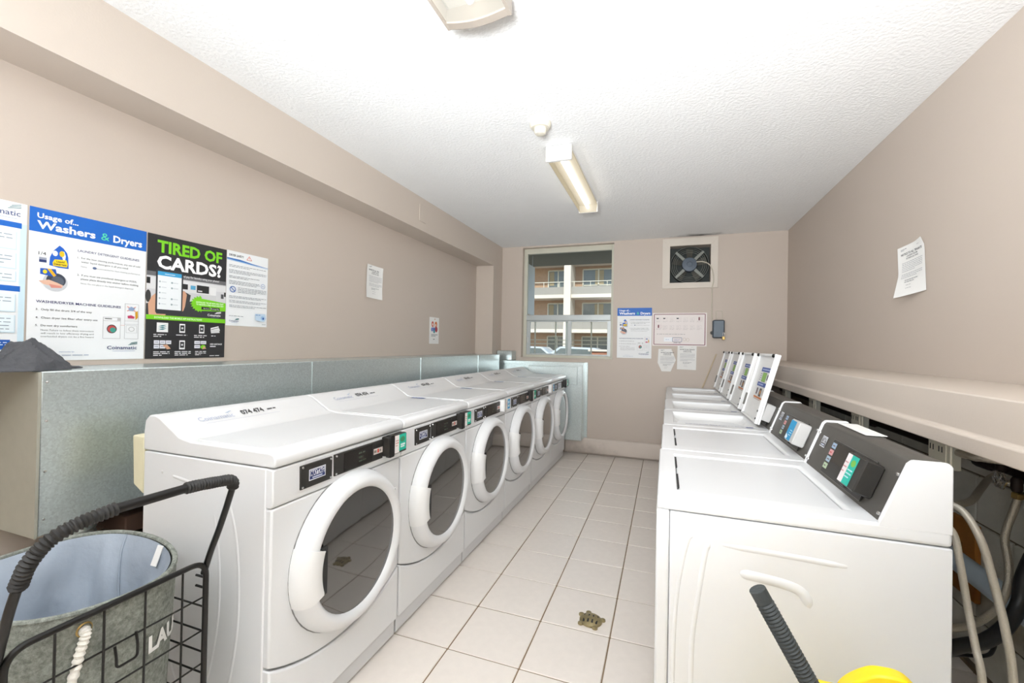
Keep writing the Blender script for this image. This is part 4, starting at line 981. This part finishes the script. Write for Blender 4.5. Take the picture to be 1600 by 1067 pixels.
MB().lathe([(.011, 0), (.011, .045)], (1.13, 2.02, .945), 'x', 10).build('inlet_stub', iron_m, v1)
v2 = empty('shutoff_valve', (1.13, 1.965, .88)); tag(v2, 'valve with a small chrome hand wheel and brass nut on the iron pipe', 'valve')
MB().lathe([(.011, -.01), (.015, .0), (.015, .03), (.011, .04)], (1.135, 1.96, .875), 'z', 12).build('valve_body', iron_m, v2, smooth=True)
MB().lathe([(.012, -.028), (.017, -.024), (.017, -.01), (.012, -.006)], (1.135, 1.955, .872), 'z', 6).build('brass_nut', brass_m, v2)
hw = MB(); hy, hz, hx = 1.985, .897, 1.105
hw.tube([(hx, hy+.026*(1+.12*math.cos(a*PI/2))*math.cos(a*PI/12), hz+.026*(1+.12*math.cos(a*PI/2))*math.sin(a*PI/12)) for a in range(24)], .005, 6, closed=True)
for a in range(3): hw.tube([(hx, hy+.026*math.cos(a*PI/3), hz+.026*math.sin(a*PI/3)), (hx, hy-.026*math.cos(a*PI/3), hz-.026*math.sin(a*PI/3))], .004, 6)
hw.tube([(hx-.004, hy, hz), (1.135, hy-.02, hz-.005)], .007, 8)
hw.build('hand_wheel', chrome_m, v2, smooth=True)
def hose(name, P, r, m, label, cat='hose', nn=10):
    o = MB().tube(catmull(P, nn), r, 10).build(name, m, smooth=True); return tag(o, label, cat)
hose('fill_hose', [(.705, 1.80, .86), (.75, 1.70, .89), (.80, 1.634, .888), (.82, 1.601, .871), (.84, 1.572, .805), (.86, 1.558, .693), (.87, 1.535, .588), (.88, 1.526, .466), (.89, 1.53, .2), (.90, 1.62, .06), (.93, 1.8, .02), (.98, 2.0, .02)], .0098, vinyl_m, 'pale hose arching down nearest the right picture edge behind the first washer')
hose('fill_hose', [(.705, 1.66, .85), (.745, 1.61, .85), (.78, 1.583, .826), (.79, 1.568, .745), (.80, 1.553, .63), (.80, 1.521, .545), (.80, 1.493, .468), (.81, 1.48, .2), (.83, 1.56, .05), (.88, 1.75, .018), (.92, 2.0, .018)], .0092, vinyl_m, 'pale hose hanging straight down close behind the first washer')
hose('braided_hose', [(1.13, 2.02, .914), (1.10, 2.03, .885), (1.03, 1.945, .862), (.95, 1.84, .848), (.85, 1.76, .846), (.705, 1.72, .80)], .011, steel_m, 'braided hose slanting from the dark valve to the first washer')
hose('braided_hose', [(1.135, 1.955, .843), (1.125, 1.957, .80), (1.10, 1.95, .71), (1.09, 1.914, .627), (1.06, 1.872, .559), (1.0, 1.819, .513), (.92, 1.761, .489), (.82, 1.669, .510), (.705, 1.60, .53)], .011, steel_m, 'braided hose hanging in a long curve below the chrome hand wheel')
hose('drain_hose', [(1.16, 1.80, .86), (1.13, 1.85, .74), (1.10, 1.866, .621), (1.08, 1.852, .533), (1.02, 1.805, .475), (.95, 1.76, .446), (.88, 1.713, .446), (.80, 1.642, .46), (.705, 1.56, .46)], .02, rubber_m, 'thick black drain hose curving up behind the first washer')
hose('black_cable', [(1.16, 1.80, .60), (1.10, 1.865, .495), (1.08, 1.884, .453), (1.04, 1.868, .432), (1.0, 1.815, .40), (.96, 1.778, .39), (.88, 1.743, .395), (.80, 1.673, .42), (.705, 1.60, .43)], .0055, rubber_m, 'thin black power cord below the thick drain hose', 'cable')
dpz = empty('drain_pipe', (1.15, 3, .49)); tag(dpz, 'grey plastic drain pipe running low along the block wall', 'pipe')
MB().tube([(1.15, 1.55, .462), (1.15, 4.6, .53)], .040, 18).build('pipe_run', pipe_m, dpz, smooth=True)
MB().cbox(1.222, XR-.0005, 2.33, 2.50, .30, .62, .003).build('backing_board', wood_m, dpz)
MB().tube([(1.15+.043*math.cos(a*PI/10), 2.42, .481+.043*math.sin(a*PI/10)) for a in range(20)], .005, 6, closed=True).build('pipe_clamp', chrome_m, dpz, smooth=True)
MB().box(1.185, 1.224, 2.41, 2.43, .505, .52).build('clamp_strap', chrome_m, dpz)

# ---------------------------------------------------------------- floor drain
fd = empty('floor_drain', (-.319, 2.121, 0)); tag(fd, 'small tarnished brass floor drain cover with stubby tabs, in a floor tile', 'drain')
dm = MB().lathe([(.055, 0), (.053, .007), (.043, .013), (.028, .017), (.0008, .018)], (-.319, 2.121, .001), 'z', 24, True, False).build('domed_cover', tarn_m, fd, smooth=True)
for k_, a in enumerate((.35, 1.9, 2.6, 3.9, 5.2)):
    c_, s_ = math.cos(a), math.sin(a); MB().lathe([(.014, 0), (.013, .007), (.007, .010)], (-.319+.058*c_, 2.121+.058*s_, .001), 'z', 10).build('tab', tarn_m, fd, smooth=True)
sl_ = None
for i in range(4):
    for j in range(2):
        MB().cbox(-.319-.034+.02*i, -.319-.034+.02*i+.009, 2.121-.035+.034*j, 2.121-.035+.034*j+.024, .012, .0185-.0022*(abs(i-1.5) > 1), .001).build('slot', seam_m, fd)

# ---------------------------------------------------------------- laundry cart
CX, CY0, CY1, CZ, CD = -1.24, .482, .888, .695, .47
ct = empty('laundry_cart', (-1.46, .69, 0)); tag(ct, 'black wire laundry cart with ridged push handle, in front of the nearest dryer', 'cart')
def panel_loop(x): return rcorner([(x, CY0, .16), (x, CY0, CZ), (x, CY1, CZ), (x, CY1, .16)], .05, 6)
MB().tube(rcorner([(CX, CY0, .16), (CX, CY0, CZ), (CX, CY1, CZ), (CX, CY1, .16)], .045, 7, True), .0075, 10, closed=True).build('front_frame', black_m, ct, smooth=True)
MB().tube(rcorner([(CX-CD, CY0, .16), (CX-CD, CY0, CZ-.06), (CX-CD, CY1, CZ-.06), (CX-CD, CY1, .16)], .045, 7, True), .0075, 10, closed=True).build('rear_frame', black_m, ct, smooth=True)
for y in (.56, .648, .734, .824): MB().tube([(CX, y, .16), (CX, y, CZ)], .0026, 6).build('wire', black_m, ct)
for z in (.59, .495, .40, .305, .21): MB().tube([(CX-.004, CY0, z), (CX-.004, CY1, z)], .0026, 6).build('wire', black_m, ct)
for y in (CY0, CY1):
    for z in (.645, .615, .56, .49, .43, .37, .30, .23):
        if z > .6: MB().tube([(CX, y, z), (CX-.04, y, z)], .0035, 6).build('pivot_peg', black_m, ct)
        else: MB().tube([(CX, y, z), (CX-CD, y, z)], .0026, 6).build('wire', black_m, ct)
for x in (CX, CX-CD):
    for y in (CY0, CY1):
        cas = MB().lathe([(.006, 0), (.006, .07)], (x, y, .09), 'z', 8).build('caster_stem', black_m, ct)
        MB().lathe([(.015, -.014), (.04, -.014), (.043, 0), (.04, .014), (.015, .014)], (x, y, .044), 'y', 18).build('wheel', tyre_m, cas, smooth=True)
for y in (CY0, CY1): MB().tube([(CX, y, .16), (CX-CD, y, .16)], .006, 8).build('base_rail', black_m, ct)
hk = MB().tube(rcorner([(CX+.004, .668, .59), (CX+.012, .668, .563), (CX+.012, .668, .54), (CX+.012, .712, .54), (CX+.012, .712, .575), (CX+.004, .712, .60)], .01), .003, 6).build('hook', black_m, ct, smooth=True)
# push handle: leans outward, grip along +y
ZG = .945; GX = -1.125
R_arm = [(CX-.012, CY1+.002, .655), (-1.225, CY1+.002, .724), (-1.195, CY1+.002, .79), (-1.162, CY1-.002, .86)]
pts = rcorner([R_arm[-1], (-1.128, .884, .945), (-1.117, .76, .962), (-1.117, .60, .962)], .028, 6)
left = catmull([(-1.117, .60, .962), (-1.121, .54, .953), (-1.129, .500, .935), (-1.145, .478, .90), (-1.160, .472, .865), (-1.19, .470, .80), (-1.225, .472, .72), (CX-.012, .474, .655)], 6)
full = catmull(R_arm, 6)+[Vector(p) for p in pts[1:]]+left[1:]
hb = MB().tube(full, .0085, 10).build('push_handle', black_m, ct, smooth=True)
def grip(P):
    Q = []
    for a, b in zip(P[:-1], P[1:]):
        a = Vector(a); b = Vector(b); n = max(2, int((b-a).length/.0018))
        Q += [a.lerp(b, i/n) for i in range(n)]
    Q.append(Vector(P[-1])); L = len(Q)
    MB().tube(Q, lambda t: .0135+.002*math.sin(t*(L-1)*.0018/.0075*2*PI), 12).build('foam_grip', foam_m, hb, smooth=True)
grip([p for p in pts if p[1] > .735 and p[2] > .885])
grip([p for p in left if p[2] > .845])
MB().tube([(-1.117, .765, .9615), (-1.117, .59, .962)], .0112, 12).build('centre_sleeve', black_m, hb, smooth=True)
# bag
BXC, BYC = CX-.237, (CY0+CY1)/2-.002; BA, BB = .229, .206
def bag_pt(a, t, ins=0):
    # t 0 bottom .. 1 top ; superellipse
    k_ = .9+.1*t; e = .72
    c_, s_ = math.cos(a), math.sin(a)
    x = math.copysign(abs(c_)**e, c_); y = math.copysign(abs(s_)**e, s_)
    wob = (.006*math.sin(3*a+2.2*t*2)+.005*math.sin(7*a+1))*(1-t)
    zt = .724-.032*max(0, x)**2*(1-.6*max(0, -y))-.012*max(0, x)*max(0, y)
    return (BXC+(BA*k_-ins+wob*.6)*x, BYC+(BB*k_-ins+wob)*y, .18+(zt-.18)*t)
n = 64; m_ = 14
def bag_shell(ins, t0):
    V = [bag_pt(2*PI*q/n, t0+(1-t0)*j/m_, ins) for j in range(m_+1) for q in range(n)]
    F = [[j*n+q, j*n+(q+1) % n, (j+1)*n+(q+1) % n, (j+1)*n+q] for j in range(m_) for q in range(n)]
    F.append(list(range(n-1, -1, -1))); return V, F
bagE = MB().add(*bag_shell(0, 0)).build('bag', linen_m, ct, smooth=True, angle=70)
V, F = bag_shell(.006, .02)
V2 = []
for i, (x, y, z) in enumerate(V):
    a = 2*PI*(i % n)/n; t_ = (i//n)/m_
    f = .013*max(0, math.sin(t_*PI))**.5*(2.0+math.sin(5*a+5*t_)+.6*math.sin(9*a-6*t_)+.35*math.sin(23*a+9*t_))+.009*math.sin(t_*PI)*(1-abs(math.sin(3.5*a+2.6*t_)))**3-.006*math.sin(t_*PI)*(1-abs(math.sin(5.5*a-3.1*t_+1)))**4
    d = Vector((BXC-x, BYC-y, 0)).normalized(); q = Vector((x, y, z))+d*(.008+f); V2.append(q)
MB().add(V2, [f[::-1] for f in F]).build('lining', lining_m, ct, smooth=True, fix=False, angle=80)
sm_ = [(i, V2[(j)*n+int(n*.31)]) for i, j in enumerate(range(2, m_+1))]
MB().tube([p+Vector((.002, -.002, 0)) for _, p in sm_], .003, 6).build('lining_seam', lining_m, ct, smooth=True)
rimP = [Vector(bag_pt(2*PI*q/n, 1, .004))+Vector((0, 0, .001)) for q in range(n)]
MB().tube(rimP, .0065, 8, closed=True).build('hem', linen_m, ct, smooth=True)
def bx(y, t):   # outer bag x at this y on the +x side
    best = min((abs(bag_pt(a, t)[1]-y), bag_pt(a, t)[0]) for a in [(-1.2+2.4*i/200) for i in range(201)]); return best[1]
P = [(bx(.616, .92)-.002, .616, .657), (bx(.616, .9)+.010, .616, .652), (bx(.61, .8)+.010, .608, .613), (bx(.6, .6)+.010, .597, .55), (bx(.57, .4)+.012, .575, .44), (bx(.55, .3)+.010, .55, .38), (bx(.53, .25)-.002, .53, .37)]
rp = MB().tube(catmull(P, 14), lambda t: .0095+.0016*math.sin(t*150), 10).build('rope_handle', rope_m, ct, smooth=True)
ey = MB().lathe([(.013, 0), (.016, .003), (.013, .005)], (bx(.616, .92), .616, .660), 'x', 16, False, False).build('eyelet', brass_m, ct, smooth=True)
# lettering on the bag
k = Ink(.30, .055); k.text('LAUNDRY', 0, .9, 1, .8, '#f2f2ee', .045)
me = bpy.data.meshes.new('lettering'); V = []
for x, y, z in k.v:
    yy = .752+x*.80; zz = .508+y*.95-.05*x
    xx = bx(min(yy, .88), .64)+.003
    V.append((xx+.0035, yy, zz))
V = [v for v in V]; keep = [f for f in k.f if all(V[i][1] < CY1-.022 for i in f)]
me.from_pydata([Vector(v)-Vector(ct['_o']) for v in V], [], keep); at_ = me.color_attributes.new('ink', 'FLOAT_COLOR', 'POINT'); at_.data.foreach_set('color', [x for c in k.c for x in c]); me.materials.append(print_m)
lo = bpy.data.objects.new('lettering', me); COL.objects.link(lo); lo.parent = ct
tg_a = 1.9
ta = Vector(bag_pt(1.35, 1, .016)); tb = Vector(bag_pt(1.35, .9, .03))
mt = MB(); d_ = Vector((.012, 0, 0)); mt.add([ta-d_, ta+d_, tb+d_, tb-d_, ta-d_+Vector((0, -.002, 0)), ta+d_+Vector((0, -.002, 0)), tb+d_+Vector((0, -.002, 0)), tb-d_+Vector((0, -.002, 0))], [(0, 1, 2, 3), (7, 6, 5, 4), (0, 4, 5, 1), (1, 5, 6, 2), (2, 6, 7, 3), (3, 7, 4, 0)]).build('care_tag', paper_m, ct)

# ---------------------------------------------------------------- mop bucket with wringer
mb_ = empty('mop_bucket', (.40, 1.02, 0)); tag(mb_, 'yellow mop bucket wringer with black lever, in front of the nearest washer', 'mop bucket')
def rrect(cx, cy, a, b, r, z, n=5):
    return [(p.x, p.y, z) for p in rcorner([(cx-a, cy-b, 0), (cx+a, cy-b, 0), (cx+a, cy+b, 0), (cx-a, cy+b, 0)], r, n, True)]
lv = [rrect(.42, 1.03, .15, .14, .05, .08), rrect(.42, 1.03, .185, .165, .06, .40), rrect(.42, 1.03, .195, .175, .06, .405), rrect(.42, 1.03, .195, .175, .06, .415), rrect(.42, 1.03, .178, .158, .055, .41), rrect(.42, 1.03, .145, .13, .045, .10)]
n = len(lv[0]); V = [p for l in lv for p in l]; F = [[j*n+q, j*n+(q+1) % n, (j+1)*n+(q+1) % n, (j+1)*n+q] for j in range(5) for q in range(n)]; F += [list(range(n)), [5*n+q for q in range(n)]]
MB().add(V, F).build('bucket', yellow_m, mb_, smooth=True)
wr = MB(); lv = [rrect(.42, 1.03, .10, .10, .03, .42), rrect(.42, 1.03, .12, .115, .03, .60), rrect(.42, 1.03, .108, .103, .03, .60), rrect(.42, 1.03, .09, .09, .03, .44)]
n = len(lv[0]); V = [p for l in lv for p in l]; F = [[j*n+q, j*n+(q+1) % n, (j+1)*n+(q+1) % n, (j+1)*n+q] for j in range(3) for q in range(n)]; F += [[3*n+q for q in range(n)]]
wr.add(V, F).build('wringer_basket', yellow_m, mb_, smooth=True)
MB().box(.30, .54, 1.10, 1.17, .405, .44).build('wringer_bracket', yellow_m, mb_, bevel=.004)
ar = [(.325, 1.02, .585), (.322, 1.015, .64), (.335, 1.01, .69), (.372, 1.005, .727), (.40, 1.0, .737), (.428, 1.0, .733), (.452, 1.0, .708), (.466, 1.005, .67), (.468, 1.02, .585)]
q = catmull(ar, 8); wd = MB(); V = []
for p_ in q: V += [p_+Vector((0, -.016, 0)), p_+Vector((0, .016, 0))]
cen = Vector((.395, 1.0, .60)); V2 = []
for p_ in q:
    d = (cen-p_); d.y = 0; d = d.normalized()*.022
    V2 += [p_+d+Vector((0, -.016, 0)), p_+d+Vector((0, .016, 0))]
NQ = len(q); F = []
for i in range(NQ-1):
    a = 2*i; b = 2*NQ+2*i
    F += [[a, a+1, a+3, a+2], [b+2, b+3, b+1, b], [a, a+2, b+2, b], [a+1, b+1, b+3, a+3]]
F += [[0, 2*NQ, 2*NQ+1, 1], [2*NQ-2, 2*NQ-1, 4*NQ-1, 4*NQ-2]]
wd.add(V+V2, F).build('carry_arch', yellow_m, mb_, smooth=True, bevel=.004)
A = Vector((.185, 1.0, .846)); Dn = Vector((.092, 0, -.164)).normalized()
lvr = MB().tube([A+Dn*.20, A+Dn*.335], .0105, 12).build('lever', black_m, mb_, smooth=True)
gq = [A+Dn*(.215*i/120) for i in range(121)]
MB().tube(gq, lambda t: (.0165+.0013*math.sin(t*190)) if .12 < t < .97 else .0165, 14).build('lever_grip', grip_m, lvr, smooth=True)
MB().lathe([(.02, -.02), (.02, .02)], (.345, 1.0, .575), 'y', 14).build('lever_hub', black_m, lvr)
for a_, b_ in ((.30, .92), (.54, .92), (.30, 1.14), (.54, 1.14)):
    cas = MB().lathe([(.008, 0), (.008, .05)], (a_, b_, .06), 'z', 8).build('caster_stem', chrome_m, mb_)
    MB().lathe([(.01, -.012), (.034, -.012), (.036, 0), (.034, .012), (.01, .012)], (a_, b_, .037), 'y', 18).build('wheel', tyre_m, cas, smooth=True)
for o in bpy.data.objects:
    if '_o' in o: del o['_o']
